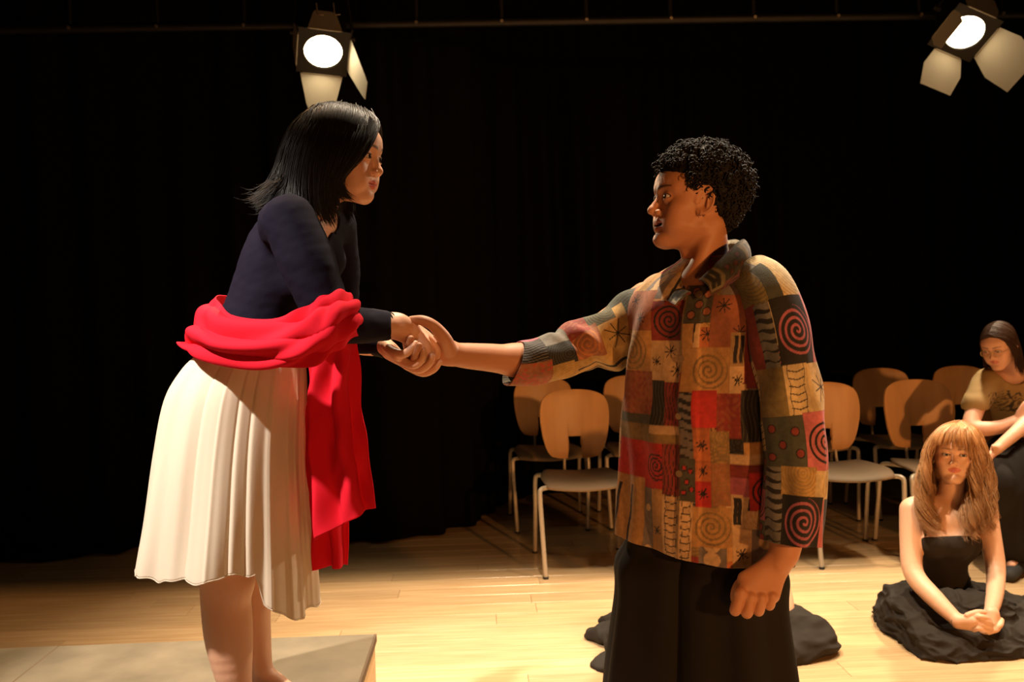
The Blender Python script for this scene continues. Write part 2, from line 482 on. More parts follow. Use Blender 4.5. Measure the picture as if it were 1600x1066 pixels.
EYE_C = (.0705, .0315, .0)
def head_field(x, y, z, o):
    """o: options female, mouth (opening), nose, jaw"""
    ya = np.abs(y)
    fem = o.get('female', True); j = o.get('jaw', 1.0); op = o.get('mouth', 0.0)
    f = ellf(x, y, z, (-.014, 0, .032), (.099, .075, .086))
    up_ = o.get('short', 0.0)      # shorter lower face
    zp = np.array([-.118, -.112, -.100, -.086, -.078, -.066, -.056, -.048, -.040, -.020, 0, .014, .030, .060])
    zp[:5] += up_ * np.array([1, 1, .9, .5, .2])
    ch = o.get('chin', 0.0)
    xf = np.array([.046, .062 + ch, .078 + ch, 0.079 + ch * .6, .0762, .080, .0815, .083, .082, .080, .0775, .0835, .086, .082])
    hw = np.array([.012, .022, .033, .043, .049, .055, .058, .061, .063, .067, .068, .067, .066, .060]) * (1.0 if fem else 1.04)
    hw[:6] *= j
    xb = np.array([.02, .005, -.005, -.015, -.02, -.028, -.032, -.035, -.035, -.035, -.035, -.035, -.035, -.035])
    XF = np.interp(z, zp, xf); HW = np.interp(z, zp, hw); XB = np.interp(z, zp, xb)
    xc = (XF + XB) / 2; a = (XF - XB) / 2
    dx = x - xc; p = 2.25
    rr = ((np.abs(dx) / a)**p + (ya / HW)**p)**(1 / p)
    g = (rr - 1) * np.minimum(a, HW)
    g = smax(g, np.maximum(-.114 + up_ - z, z - .05), .016)
    f = smin(f, g, .022)
    # cheekbone, cheek, jaw, chin
    f = smin(f, ellf(x, ya, z, (.048, .046, -.026), (.026, .019, .018)), .018)
    f = smin(f, ellf(x, ya, z, (.050, .034, -.056), (.026, .022, .026)), .02)
    f = smin(f, capf(x, ya, z, (.056, .016, -.104 + up_), (-.004, .053 * j, -.060), .011, .011), .02)
    f = smin(f, ellf(x, y, z, (.071 + ch, 0, -.099 + up_), (.015, .018, .014)), .022)
    # brow
    br = .0075 if fem else .0095
    f = smin(f, capf(x, ya, z, (.0785, .012, .017), (.062, .048, .019), br, br * .8), .014)
    # sockets
    s = ellf(x, ya, z, (.090, .030, .001), (.016, .018, .0115)); f = smax(f, -s, .014)
    # eyeball with lids, slit cut open
    ex, ey, ez = EYE_C
    lid = np.sqrt((x - ex)**2 + (ya - ey)**2 + (z - ez)**2) - .0148
    f = smin(f, lid, .006)
    slit = o.get('slit', .0048)
    u = (ya - ey) / .0145
    zc = ez + o.get('gaze', 0.0) + .0005
    hh = slit * np.sqrt(np.clip(1 - u * u, 0, 1))
    cut = np.maximum(np.abs(z - zc) - hh, ex + .004 - x); cut = np.maximum(cut, np.abs(u * .0145) - .0145)
    cut = np.maximum(cut, x - (ex + .03))
    f = smax(f, -cut, .0012)
    # crease above the lid
    cr = capf(x, ya, z, (ex + .0145, ey - .010, ez + slit + .0052), (ex + .010, ey + .012, ez + slit + .0045), .0012, .0012)
    f = smax(f, -cr, .003)
    # nose
    nt = o.get('nose', .105); nr = o.get('nose_r', .0088)
    f = smin(f, capf(x, y, z, (.0775, 0, .006), (nt - .012, 0, -.024), .0065, .0085), .010)
    f = smin(f, ellf(x, y, z, (nt - nr, 0, -.030), (nr, nr * 1.02, nr * .9)), .007)
    aw = o.get('ala', .0115)
    f = smin(f, ellf(x, ya, z, (.086, aw, -.0335), (.0095, .0062, .0070)), .005)
    f = smax(f, -ellf(x, ya, z, (.0915, aw * .62, -.0405), (.0058, .0030, .0042)), .002)
    # lips
    ml = o.get('lips', 1.0); g0 = op / 2
    mz = -.0600
    f = smin(f, capf(x, ya, z, (.0835, 0, mz + .0048 + g0), (.0725, .0225, mz + g0 * .2), .0048 * ml, .0016), .006)
    f = smin(f, capf(x, ya, z, (.0815, 0, mz - .0056 - g0), (.0720, .0215, mz - g0 * .2 - .001), .0056 * ml, .0018), .006)
    # line between lips
    wz = np.clip(1 - (ya / .024)**2, 0, 1)
    ln = np.maximum(np.abs(z - mz) - (.0005 + g0 * wz), .066 - x - .0); ln = np.maximum(ln, ya - .0225)
    f = smax(f, -ln, .0025)
    # philtrum
    f = smax(f, -capf(x, y, z, (.0895, 0, -.044), (.0895, 0, -.051), .0022, .0022), .005)
    # ears
    ec = np.array([o.get('earx', -.016), .075, -.008]) ; xx, yy, zz = x - ec[0], ya - ec[1], z - ec[2]
    ca, sa = math.cos(.22), math.sin(.22); x2 = xx * ca + zz * sa; z2 = -xx * sa + zz * ca
    cb, sb = math.cos(.42), math.sin(.42); x3 = x2 * cb - yy * sb; y3 = x2 * sb + yy * cb
    disc = ellf(x3, y3, z2, (0, 0, 0), (.0205, .0055, .031))
    dish = ellf(x3, y3, z2, (.002, .0075, -.001), (.0145, .0095, .023)); ear = smax(disc, -dish, .002)
    rad = np.sqrt((x3 / .0185)**2 + (z2 / .0290)**2); rim = np.sqrt(((rad - 1) * .020)**2 + (y3 - .0035)**2) - .0030
    rim = np.where((x3 > .004) & (z2 < -.012), .02, rim)
    ear = smin(ear, rim, .003)
    ear = smin(ear, ellf(x3, y3, z2, (.004, .000, -.027), (.0075, .004, .008)), .004)
    ear = smin(ear, ellf(x3, y3, z2, (.0145, .002, -.004), (.004, .004, .006)), .004)
    hel = capf(x3, y3, z2, (-.008, .0030, -.012), (-.005, .0030, .014), .0026, .0022); ear = smin(ear, hel, .003)
    f = smin(f, ear, .006)
    return f

class Head:
    def __init__(s, origin, fwd, up, scale, **o):
        s.o = np.asarray(origin, float); s.s = scale; s.opt = o
        x = np.asarray(fwd, float); x /= np.linalg.norm(x); z = np.asarray(up, float); z -= x * (z @ x); z /= np.linalg.norm(z)
        s.R = np.stack([x, np.cross(z, x), z], 1)          # columns = local axes in world
    def w(s, p): return s.o + s.R @ (np.asarray(p, float) * s.s)
    def wn(s, P): return s.o + (np.asarray(P, float) * s.s) @ s.R.T
    def loc(s, V): return ((V - s.o) @ s.R) / s.s
    def into(s, F, k=.02):
        m = .15 * s.s
        R = s.R
        def fn(X, Y, Z):
            dx, dy, dz = X - s.o[0], Y - s.o[1], Z - s.o[2]
            x = (dx * R[0, 0] + dy * R[1, 0] + dz * R[2, 0]) / s.s
            y = (dx * R[0, 1] + dy * R[1, 1] + dz * R[2, 1]) / s.s
            z = (dx * R[0, 2] + dy * R[1, 2] + dz * R[2, 2]) / s.s
            return head_field(x.astype(np.float32), y.astype(np.float32), z.astype(np.float32), s.opt) * s.s
        sl = F.sub(s.o - m, s.o + m); X, Y, Z = F.coords(sl)
        g = np.minimum(fn(X, Y, Z), CAP); F.f[sl] = smin(F.f[sl], g, k)
    def paint(s, V, base, lip, brow, blush=0.0, lash=(.02, .012, .01)):
        L = s.loc(V); x, y, z = L.T; ya = np.abs(y)
        C = np.tile(np.array(base, float), (len(V), 1))
        o = s.opt; g0 = o.get('mouth', 0) / 2; mz = -.0600
        def mixc(m, c): C[:] = C * (1 - m[:, None]) + np.array(c)[None] * m[:, None]
        near = (np.abs(x - .04) < .12) & (ya < .12) & (np.abs(z) < .15)
        w = np.clip(1 - (ya / .0255)**2, 0, 1)
        upl = (z - mz > -.001) & (z - mz < .0015 + (.0088 + g0) * w**.8) ; lol = (z - mz <= 0.001) & (mz - z < (.0118 + g0) * w**.8)
        m = near & (x > .066) & (ya < .0245) & (upl | lol); mixc(m * .85, lip)
        m = near & (x > .045) & (np.abs(z - mz) < g0 * w * .9) & (x < .083); mixc(m * .8, (.05, .01, .01)) if g0 > 0 else None
        if blush:
            m = np.exp(-((x - .06)**2 + (ya - .045)**2 + (z + .03)**2) / .018**2) * blush * near; mixc(m, (.62, .17, .11))
        # eyebrow
        cz = .0225 + .0035 * np.sin(np.clip((ya - .012) / .04, 0, 1) * 2.4); th = .0036 * np.clip(1.25 - (ya - .012) / .045, .25, 1)
        if not o.get('female', True): th = th * 1.25; cz = cz - .002
        d = np.abs(z - cz) / th
        m = np.clip(1.3 - d, 0, 1) * near * (ya > .010) * (ya < .052) * (x > .03); mixc(np.clip(m, 0, 1) * .9, brow)
        # lash line round the lid opening
        ex, ey, ez = EYE_C; slit = o.get('slit', .0048); u = (ya - ey) / .0150
        hh = slit * np.sqrt(np.clip(1 - u * u, 0, 1)); dd = z - (ez + o.get('gaze', 0) + .0005)
        m = near & (np.abs(u) < 1.08) & (x > ex + .002) & (dd > hh - .0022) & (dd < hh + .0022); mixc(m * .92, lash)
        m = near & (np.abs(u) < 1.0) & (x > ex + .002) & (dd < -hh + .0008) & (dd > -hh - .0014); mixc(m * .4, lash)
        return C
    def eyes(s, parent, look=(1, 0, 0), iris=(.05, .025, .012)):
        look = np.asarray(look, float); look /= np.linalg.norm(look)
        for sg in (1, -1):
            c = np.array([EYE_C[0], sg * EYE_C[1], EYE_C[2]])
            nu, nv = 40, 28; th = np.linspace(0, math.pi, nv); ph = np.linspace(0, 2 * math.pi, nu, endpoint=False)
            up = np.array([0, 0, 1.]); a = np.cross(up, look); a /= np.linalg.norm(a); b = np.cross(look, a)
            r = .0126; P = []
            for t in th:
                rr = r + (.0007 * max(0, 1 - (t / .5)**2))
                for p in ph: P.append(c + rr * (math.cos(t) * look + math.sin(t) * (math.cos(p) * a + math.sin(p) * b)))
            t = np.repeat(th, nu)
            C = np.where((t < .20)[:, None], (.004, .003, .003), np.where((t < .47)[:, None], iris, np.where((t < .53)[:, None], np.array(iris) * .35, (.62, .56, .52))))
            me = mesh('eye', s.wn(np.array(P)), grid_faces(nu, nv, True), col=C)
            link('eye', me, MT['eye'], parent)

# ---------------------------------------------------------------- strands
def strands(P, R, m=4):
    """P (N,K,3), R (N,K) -> verts, quads"""
    N, K, _ = P.shape
    T = np.empty_like(P); T[:, 1:-1] = P[:, 2:] - P[:, :-2]; T[:, 0] = P[:, 1] - P[:, 0]; T[:, -1] = P[:, -1] - P[:, -2]
    T /= np.linalg.norm(T, axis=2, keepdims=True) + 1e-9
    A = np.cross(T, np.array([.31, .82, .48])); A /= np.linalg.norm(A, axis=2, keepdims=True) + 1e-9; B = np.cross(T, A)
    ang = np.arange(m) * 2 * math.pi / m
    V = P[:, :, None] + R[:, :, None, None] * (np.cos(ang)[None, None, :, None] * A[:, :, None] + np.sin(ang)[None, None, :, None] * B[:, :, None])
    base = np.arange(N)[:, None, None] * K * m; k = np.arange(K - 1)[None, :, None] * m; q = np.arange(m)[None, None]; q2 = (q + 1) % m
    Fq = np.stack([base + k + q, base + k + q2, base + k + m + q2, base + k + m + q], -1).reshape(-1, 4)
    return V.reshape(-1, 3), Fq

def lock(guides, n, K=18, rad=.0011, jit=.006, seed=0, wave=None, tip=.15, lenvar=.12, clump=0):
    """guides: list of (G,3) world curves; n strands interpolated between neighbouring guides"""
    r = np.random.RandomState(seed)
    G = np.array([crom(g, K) for g in guides]); g = len(G)
    u = r.uniform(0, g - 1, n); 
    if clump: 
        cu = np.linspace(0, g - 1, clump); ci = np.argmin(np.abs(u[:, None] - cu[None]), 1)
    i = np.minimum(u.astype(int), g - 2); f = (u - i)[:, None, None]
    P = G[i] * (1 - f) + G[i + 1] * f
    t = np.linspace(0, 1, K)[None, :, None]
    if clump:
        iu = np.minimum(cu[ci].astype(int), g - 2); fc = (cu[ci] - iu)[:, None, None]; PC = G[iu] * (1 - fc) + G[iu + 1] * fc
        P = P * (1 - .75 * t) + PC * .75 * t
    P = P + r.normal(size=(n, 1, 3)) * jit * (.35 + .65 * t) + r.normal(size=(n, 1, 3)) * jit * .6 * np.sin(t * 3.1 + r.uniform(0, 6, (n, 1, 1)))
    if wave:
        amp, turns = wave; ph = r.uniform(0, 6.28, (n, 1)) if not clump else (ci * 2.1)[:, None] + r.normal(size=(n, 1)) * .5
        tt = t[..., 0]; am = amp * np.clip(tt * 1.8 - .25, 0, 1)
        P[:, :, 0] += am * np.cos(turns * 6.28 * tt + ph); P[:, :, 1] += am * np.sin(turns * 6.28 * tt + ph); P[:, :, 2] += am * .3 * np.sin(turns * 9 * tt + ph)
    # shorten some strands
    L = 1 - r.uniform(0, lenvar, n)
    tt = np.linspace(0, 1, K)[None] * L[:, None] * (K - 1); ii = np.minimum(tt.astype(int), K - 2); ff = (tt - ii)[..., None]
    P = np.take_along_axis(P, ii[..., None], 1) * (1 - ff) + np.take_along_axis(P, ii[..., None] + 1, 1) * ff
    R = rad * (1 - (1 - tip) * np.linspace(0, 1, K)[None]**3) * r.uniform(.7, 1.3, (n, 1))
    return P, R

def join(parts):
    V, Fq, n = [], [], 0
    for v, f in parts: V.append(v); Fq.append(f + n); n += len(v)
    return np.concatenate(V), np.concatenate(Fq)

def push(P, h, c, r, zmin=-.03):
    """keep strands outside an ellipsoid of the head"""
    sh = P.shape; L = h.loc(P.reshape(-1, 3)); q = (L - c) / r; d = np.linalg.norm(q, axis=1)
    rs = np.random.RandomState(1); lift = np.repeat(rs.uniform(.0, .045, sh[0]) + .02 * (rs.uniform(0, 1, sh[0]) > .85), sh[1])
    d = d - lift; m = (d < 1) & (L[:, 2] > zmin); L[m] = c + (L[m] - c) / (d + lift)[m][:, None] * (1 + lift[m] + .03 * np.clip(1 - d[m], 0, 1))[:, None]
    return h.wn(L).reshape(sh)

def pts(rows):
    return np.array([at(*r) for r in rows])
def J(px, py, d, rpx):
    return (at(px, py, d), rpx * mpx(d))

def body_field(joints, pad, coarse, fine_boxes):
    P = np.array([j for j in joints]); lo = P.min(0) - pad; hi = P.max(0) + pad
    ax = [axis(lo[i], hi[i], coarse, [(b[0][i], b[1][i], b[2]) for b in fine_boxes]) for i in range(3)]
    return Field(*ax)

def sheet(rows, nu, nv, fold=None, seed=0):
    """rows: list of rows of (px,py,d); returns bicubic grid (nv,nu,3)"""
    G = np.array([[at(*p) for p in r] for r in rows])
    G = crom(G, nv); G = np.swapaxes(crom(np.swapaxes(G, 0, 1), nu), 0, 1)
    return G
def grid_normals(G, closed=False):
    du = np.roll(G, -1, 1) - np.roll(G, 1, 1) if closed else np.gradient(G, axis=1)
    dv = np.gradient(G, axis=0); n = np.cross(du, dv)
    return n / (np.linalg.norm(n, axis=2, keepdims=True) + 1e-12)
# ================================================================ THE SETTING
def box_obj(name, c, size, m, kind='structure', parent=None):
    b = MB(); b.box(c, size); o = b.build(name, m, parent)
    if parent is None: tag(o, kind=kind)
    return o
XL, XR, YN, YB, ZC = -4.2, 5.2, -3.4, 6.9, 4.3
fl = empty('floor', (0, 0, 0), kind='structure')
box_obj('subfloor', ((XL + XR) / 2, (YN + YB) / 2, -.05), (XR - XL, YB - YN, .06), MT['rostrum_side'], parent=fl)
box_obj('wall_back', ((XL + XR) / 2, YB + .05, ZC / 2), (XR - XL, .1, ZC), MT['black_wall'])
box_obj('wall_front', ((XL + XR) / 2, YN - .05, ZC / 2), (XR - XL, .1, ZC), MT['black_wall'])
box_obj('wall_left', (XL - .05, (YN + YB) / 2, ZC / 2), (.1, YB - YN, ZC), MT['black_wall'])
box_obj('wall_right', (XR + .05, (YN + YB) / 2, ZC / 2), (.1, YB - YN, ZC), MT['black_wall'])
box_obj('ceiling', ((XL + XR) / 2, (YN + YB) / 2, ZC + .05), (XR - XL, YB - YN, .1), MT['black_wall'])
# boards: three shared lengths, laid in staggered courses
PW = .129; rnd = random.Random(4)
plank_me = {}
for Lk in (1.9, 1.5, 1.1):
    b = MB(); b.box((0, 0, -.010), (Lk - .0012, PW - .0012, .020), bev=.0012); plank_me[Lk] = b.mesh('plank'); plank_me[Lk].materials.append(MT['plank'])
nplank = 0
y = 1.3
while y < YB - .02:
    x = XL + rnd.uniform(-.9, 0)
    x = max(x, XL - .9)
    while x < XR:
        Lk = rnd.choice((1.9, 1.9, 1.5, 1.1)) if nplank < 285 else 1.9
        if x + Lk > XL and nplank < 298:
            o = link('plank', plank_me[Lk], None, fl, (x + Lk / 2, y + PW / 2, 0)); nplank += 1
        x += Lk
    y += PW
b = MB(); k = 0; yy = YN
while yy < 1.3 - .01:
    b.box(((XL + XR) / 2, yy + PW / 2, -.010), (XR - XL, PW - .0012, .020)); yy += PW
o = b.build('plank_field', MT['plank'], fl); o['kind'] = 'stuff'

# black stage drape, hung in soft folds, stepping back behind the chairs
def drape():
    path = crom([(-4.15, 5.02), (-3.0, 5.05), (-2.4, 4.85), (-1.7, 5.08), (-.9, 5.0), (-.42, 5.05), (-.06, 5.38), (.06, 5.85), (.4, 6.15), (1.0, 6.25), (2.2, 6.3), (3.6, 6.3), (5.15, 6.3)], 900)
    nz = 24; zz = np.linspace(.012, 3.75, nz)
    t = np.gradient(path, axis=0); n = np.stack([-t[:, 1], t[:, 0]], 1); n /= np.linalg.norm(n, axis=1, keepdims=True)
    s = np.concatenate([[0], np.cumsum(np.linalg.norm(np.diff(path, axis=0), axis=1))])
    V = []
    for k, z in enumerate(zz):
        a = .045 * (.75 + .25 * math.sin(z * 1.1)); ph = s * 2 * math.pi / .27 + .9 * np.sin(s * 2.3 + z * .25) + .5 * np.sin(s * 5.1)
        off = a * np.sin(ph) + .02 * np.sin(s * 31 + z)
        V.append(np.c_[path + n * off[:, None], np.full(len(path), z)])
    me = mesh('curtain', np.concatenate(V), grid_faces(len(path), nz))
    o = link('stage_curtain', me, MT['drape'])
    tag(o, 'full height black stage curtain hanging in folds behind the chairs and performers', 'curtain')
    solid(o, .006)
drape()
box_obj('light_blocker_1', ((XL + XR) / 2, 3.27, 3.83), (XR - XL, .04, .96), MT['black_wall'])  # unseen black board added to give the overhead pools a straight far edge

# pipe grid over the drape
rig = empty('lighting_rig', (0, 5.0, 3.1), 'dark horizontal ladder truss with small bright bolts above the black curtain', 'truss')
b = MB(); b.tube([(-4.15, 4.80, 2.81), (5.15, 4.80, 2.81)], .022, 14); b.build('chord', MT['black_metal'], rig, True)
b = MB(); b.tube([(-4.15, 4.80, 3.06), (5.15, 4.80, 3.06)], .022, 14); b.build('chord', MT['black_metal'], rig, True)
rung_me = None
for i in range(20):
    x = -3.9 + .45 * i
    b = MB(); b.tube([(x, 4.80, 2.81), (x, 4.80, 3.06)], .012, 8); b.build('rung', MT['black_metal'], rig, True)
    b = MB(); b.tube([(x, 4.77, 2.81), (x, 4.805, 2.81)], .009, 8); b.build('bolt', MT['steel'], rig, True)
for x in (-3.2, .2, 3.9):
    b = MB(); b.tube([(x, 4.80, 3.05), (x, 4.80, 4.30)], .008, 8); b.build('suspension_cable', MT['black_metal'], rig, True)

# ---------------------------------------------------------------- spotlights
def lantern(P, aimv, roll, label, doors, name='theatre_spotlight'):
    """P lens centre; doors: list of (roll angle, opening angle, width at hinge, width at tip, length)"""
    P = np.array(P); f = np.array(aimv, float); f /= np.linalg.norm(f)
    up = np.array([0, 0, 1.]); r = np.cross(up, f); r /= np.linalg.norm(r); u = np.cross(f, r)
    c, s_ = math.cos(roll), math.sin(roll); r, u = r * c + u * s_, u * c - r * s_
    root = empty(name, (P[0], P[1], P[2] + .35), label, 'spotlight', 'barn-door spotlights hanging over the curtain')
    w = lambda a, b_, q: P + r * a + u * b_ + f * q
    # housing
    b = MB(); b.tube([w(0, 0, -.34), w(0, 0, -.30), w(0, 0, -.05), w(0, 0, -.02), w(0, 0, .01)], [.09, .12, .125, .118, .118], 28, cap=False)
    b.tube([w(0, 0, -.345), w(0, 0, -.34)], [.02, .09], 28); b.build('housing', MT['black_metal'], root, True)
    # front square plate ring with round hole
    n = 32; V = []; Fq = []
    for k in range(n):
        a = 2 * math.pi * k / n; ca, sa = math.cos(a), math.sin(a); m = max(abs(ca), abs(sa))
        V += [w(.096 * ca, .096 * sa, .012), w(.128 * ca / m, .128 * sa / m, .012), w(.128 * ca / m, .128 * sa / m, .002)]
    for k in range(n):
        j = (k + 1) % n; Fq += [(3 * k, 3 * k + 1, 3 * j + 1, 3 * j), (3 * k + 1, 3 * k + 2, 3 * j + 2, 3 * j + 1)]
    bb = MB(); bb.add(V, Fq); bb.build('colour_frame', MT['black_metal'], root)
    # lens, slightly domed
    V = [w(0, 0, .012)]; Fq = []; n = 36
    for ri, (rr, q) in enumerate(((.035, .011), (.065, .006), (.095, -.004))):
        V += [w(rr * math.cos(2 * math.pi * k / n), rr * math.sin(2 * math.pi * k / n), q) for k in range(n)]
    for k in range(n):
        j = (k + 1) % n; Fq.append((0, 1 + k, 1 + j))
        for ri in (0, 1): a0 = 1 + ri * n; Fq.append((a0 + k, a0 + n + k, a0 + n + j, a0 + j))
    bb = MB(); bb.add(V, Fq); bb.build('lens', MT['lens'], root, True)
    for ang, op, w0, w1, L in doors:
        ca, sa = math.cos(ang), math.sin(ang)
        hx = r * (-sa) + u * ca; out = r * ca + u * sa                    # hinge axis, outward
        d = out * math.sin(op) + f * math.cos(op); nn = np.cross(hx, d)
        h = P + out * .130 + f * .014
        poly = [(-w0 / 2, 0), (w0 / 2, 0), (w1 / 2 + (w0 - w1) * .12, L * .86), (w1 / 2, L), (-w1 / 2, L), (-w1 / 2 - (w0 - w1) * .12, L * .86)]
        if w1 > w0: poly = [(-w0 / 2, 0), (w0 / 2, 0), (w1 / 2, L * .45), (w1 / 2 * .82, L), (-w1 / 2 * .82, L), (-w1 / 2, L * .45)]
        bb = MB(); bb.prism(poly, .0022, lambda x, y, t: h + hx * x + d * y + nn * t)
        bb.tube([h - hx * w0 * .45, h + hx * w0 * .45], .004, 8)
        bb.build('barn_door', MT['leaf'], root)
    # yoke
    b = MB(); top = P + np.array([0, 0, .24]) - f * .14
    b.tube([w(-.14, 0, -.14), w(-.145, .05, -.14), top + r * -.13, top, top + r * .13, w(.145, .05, -.14), w(.14, 0, -.14)], .008, 8)
    b.build('yoke', MT['black_metal'], root, True)
    for sgn in (-1, 1):
        b = MB(); b.tube([w(.125 * sgn, 0, -.14), w(.165 * sgn, 0, -.14)], .018, 12); b.build('tilt_knob', MT['black_metal'], root, True)
    b = MB(); b.tube([top, (P[0], 4.80, 2.81)], .012, 8); b.box((P[0], 4.80, 2.80), (.05, .07, .07), bev=.008); b.build('hook_clamp', MT['black_metal'], root)
    for sx in (-.03, .055):
        b = MB(); q = P + np.array([sx + .02, -.05, .165])
        b.tube([q + np.array([-.008, 0, .06]), q + np.array([-.004, 0, .0])], .0035, 8); b.tube([q, q + np.array([.025, 0, .001])], .003, 8)
        b.build('retaining_clip', MT['steel'], root, True)
    return root
R_ = math.radians
lantern(LAMP_A, AIM_A, -.10, 'left lit theatre spotlight with wide lower flap and thin side flap, above the woman',
        [(-math.pi / 2, R_(30), .215, .125, .19), (0, R_(14), .19, .10, .30), (math.pi, R_(172), .19, .13, .14), (math.pi / 2, R_(172), .17, .1, .14)])
lantern(LAMP_B, AIM_B, -.55, 'right lit theatre spotlight with two broad tan flaps, upper right corner',
        [(-math.pi / 2, R_(40), .16, .22, .20), (0, R_(42), .19, .26, .26), (math.pi, R_(-28), .17, .2, .09), (math.pi / 2, R_(172), .17, .2, .14)])

# ---------------------------------------------------------------- rostrum under the woman
ZP = .33
def rostrum(x0, x1, y0, y1, label):
    root = empty('stage_platform', ((x0 + x1) / 2, (y0 + y1) / 2, 0), label, 'platform', 'brown stage platforms')
    b = MB(); b.box(((x0 + x1) / 2, (y0 + y1) / 2, ZP - .010), (x1 - x0 - .003, y1 - y0 - .003, .020), bev=.002); b.build('deck', MT['rostrum_top'], root)
    for c, s_ in ((((x0 + x1) / 2, y0 + .012, .155), (x1 - x0 - .006, .02, .31)), (((x0 + x1) / 2, y1 - .012, .155), (x1 - x0 - .006, .02, .31)),
                  ((x0 + .012, (y0 + y1) / 2, .155), (.02, y1 - y0 - .05, .31)), ((x1 - .012, (y0 + y1) / 2, .155), (.02, y1 - y0 - .05, .31))):
        b = MB(); b.box(c, s_); b.build('side_panel', MT['rostrum_side'], root)
    b = MB(); b.box((x1 - .001, (y0 + y1) / 2, ZP - .012), (.008, y1 - y0, .022)); b.build('edge_band', MT['rostrum_edge'], root)
    return root
cx_ = at(587, 993, 2.64)[0]; jx = at(92, 1008, 2.64)[0]
rostrum(jx, cx_, 1.5, 2.64, 'brown hardboard stage platform the woman stands on, pale plywood side')
rostrum(jx - 1.0, jx, 1.5, 2.64, 'brown stage platform section cut by the left picture edge, beside a thin joint')

# ---------------------------------------------------------------- chairs
def rounded_back_outline(n=14):
    # half outline (x>=0), from bottom inner notch to top centre, in metres about the shell's lower edge
    notch_w, notch_h = .038, .115
    prof = [(.038, 0.0), (.085, .002), (.122, .012), (.146, .045), (.164, .10), (.176, .165), (.181, .225), (.177, .280), (.158, .322), (.112, .346), (.055, .356), (0, .358)]
    return prof, notch_w, notch_h
def back_shell():
    prof, nw, nh = rounded_back_outline()
    P = crom(prof[2:], 22)
    half = [(0, nh), (nw * .85, nh), (nw, nh * .93), (nw, 0.0), (prof[1][0], prof[1][1])] + [tuple(p) for p in P]
    out = half + [(-x, y) for x, y in reversed(half[1:-1])]
    import bmesh
    bm = bmesh.new(); vs = [bm.verts.new((x, 0, y)) for x, y in out]; bm.faces.new(vs)
    bmesh.ops.triangulate(bm, faces=bm.faces[:])
    for cut in [-.165, -.14, -.11, -.08, -.05, -.02, .02, .05, .08, .11, .14, .165]:
        bmesh.ops.bisect_plane(bm, geom=bm.verts[:] + bm.edges[:] + bm.faces[:], plane_co=(cut, 0, 0), plane_no=(1, 0, 0))
    for cut in (.04, .08, .16, .2, .24, .28, .32):
        bmesh.ops.bisect_plane(bm, geom=bm.verts[:] + bm.edges[:] + bm.faces[:], plane_co=(0, 0, cut), plane_no=(0, 0, 1))
    for v in bm.verts:
        x, z = v.co.x, v.co.z
        v.co.y = -1.1 * x * x + .035 * (z / .36) + .03 * ((z - .18) / .18)**2 * .3      # curved round the sitter, leaning back (+y)
    me = bpy.data.meshes.new('backrest'); bm.to_mesh(me); bm.free()
    me.polygons.foreach_set('use_smooth', np.ones(len(me.polygons), dtype=bool))
    return me
BACK_ME = back_shell()
def seat_mesh():
    nu, nv = 26, 20; V = []
    for top in (1, 0):
        for j in range(nv):
            for i in range(nu):
                a = 2 * i / (nu - 1) - 1; b_ = 2 * j / (nv - 1) - 1
                # rounded square
                k = max(abs(a), abs(b_)); l = math.hypot(a, b_) + 1e-9; q = k / l if l > 0 else 1
                f_ = (1 - .10 * (abs(a * b_))**2.2)
                wx = .200 if b_ < 0 else .200 - .022 * b_
                x = a * wx * f_; y = b_ * .205 * f_
                edge = max(abs(a), abs(b_))**8
                z = .456 - .012 * math.cos(a * 1.4) * (1 - abs(b_) * .3) - .024 * max(0, -b_ - .35)**2 / .42 + .006 * abs(a)
                z = z - (.008 * edge if top else (.022 - .005 * edge))
                V.append((x, y, z))
    Fq = []
    n = nu * nv
    for j in range(nv - 1):
        for i in range(nu - 1):
            p = j * nu + i; Fq.append((p, p + 1, p + nu + 1, p + nu)); Fq.append((n + p, n + p + nu, n + p + nu + 1, n + p + 1))
    rim = [i for i in range(nu)] + [j * nu + nu - 1 for j in range(1, nv)] + [(nv - 1) * nu + i for i in range(nu - 2, -1, -1)] + [j * nu for j in range(nv - 2, 0, -1)]
    for a, b_ in zip(rim, rim[1:] + rim[:1]): Fq.append((a, n + a, n + b_, b_))
    me = bpy.data.meshes.new('seat'); me.from_pydata(V, [], Fq); me.update()
    me.polygons.foreach_set('use_smooth', np.ones(len(me.polygons), dtype=bool)); return me
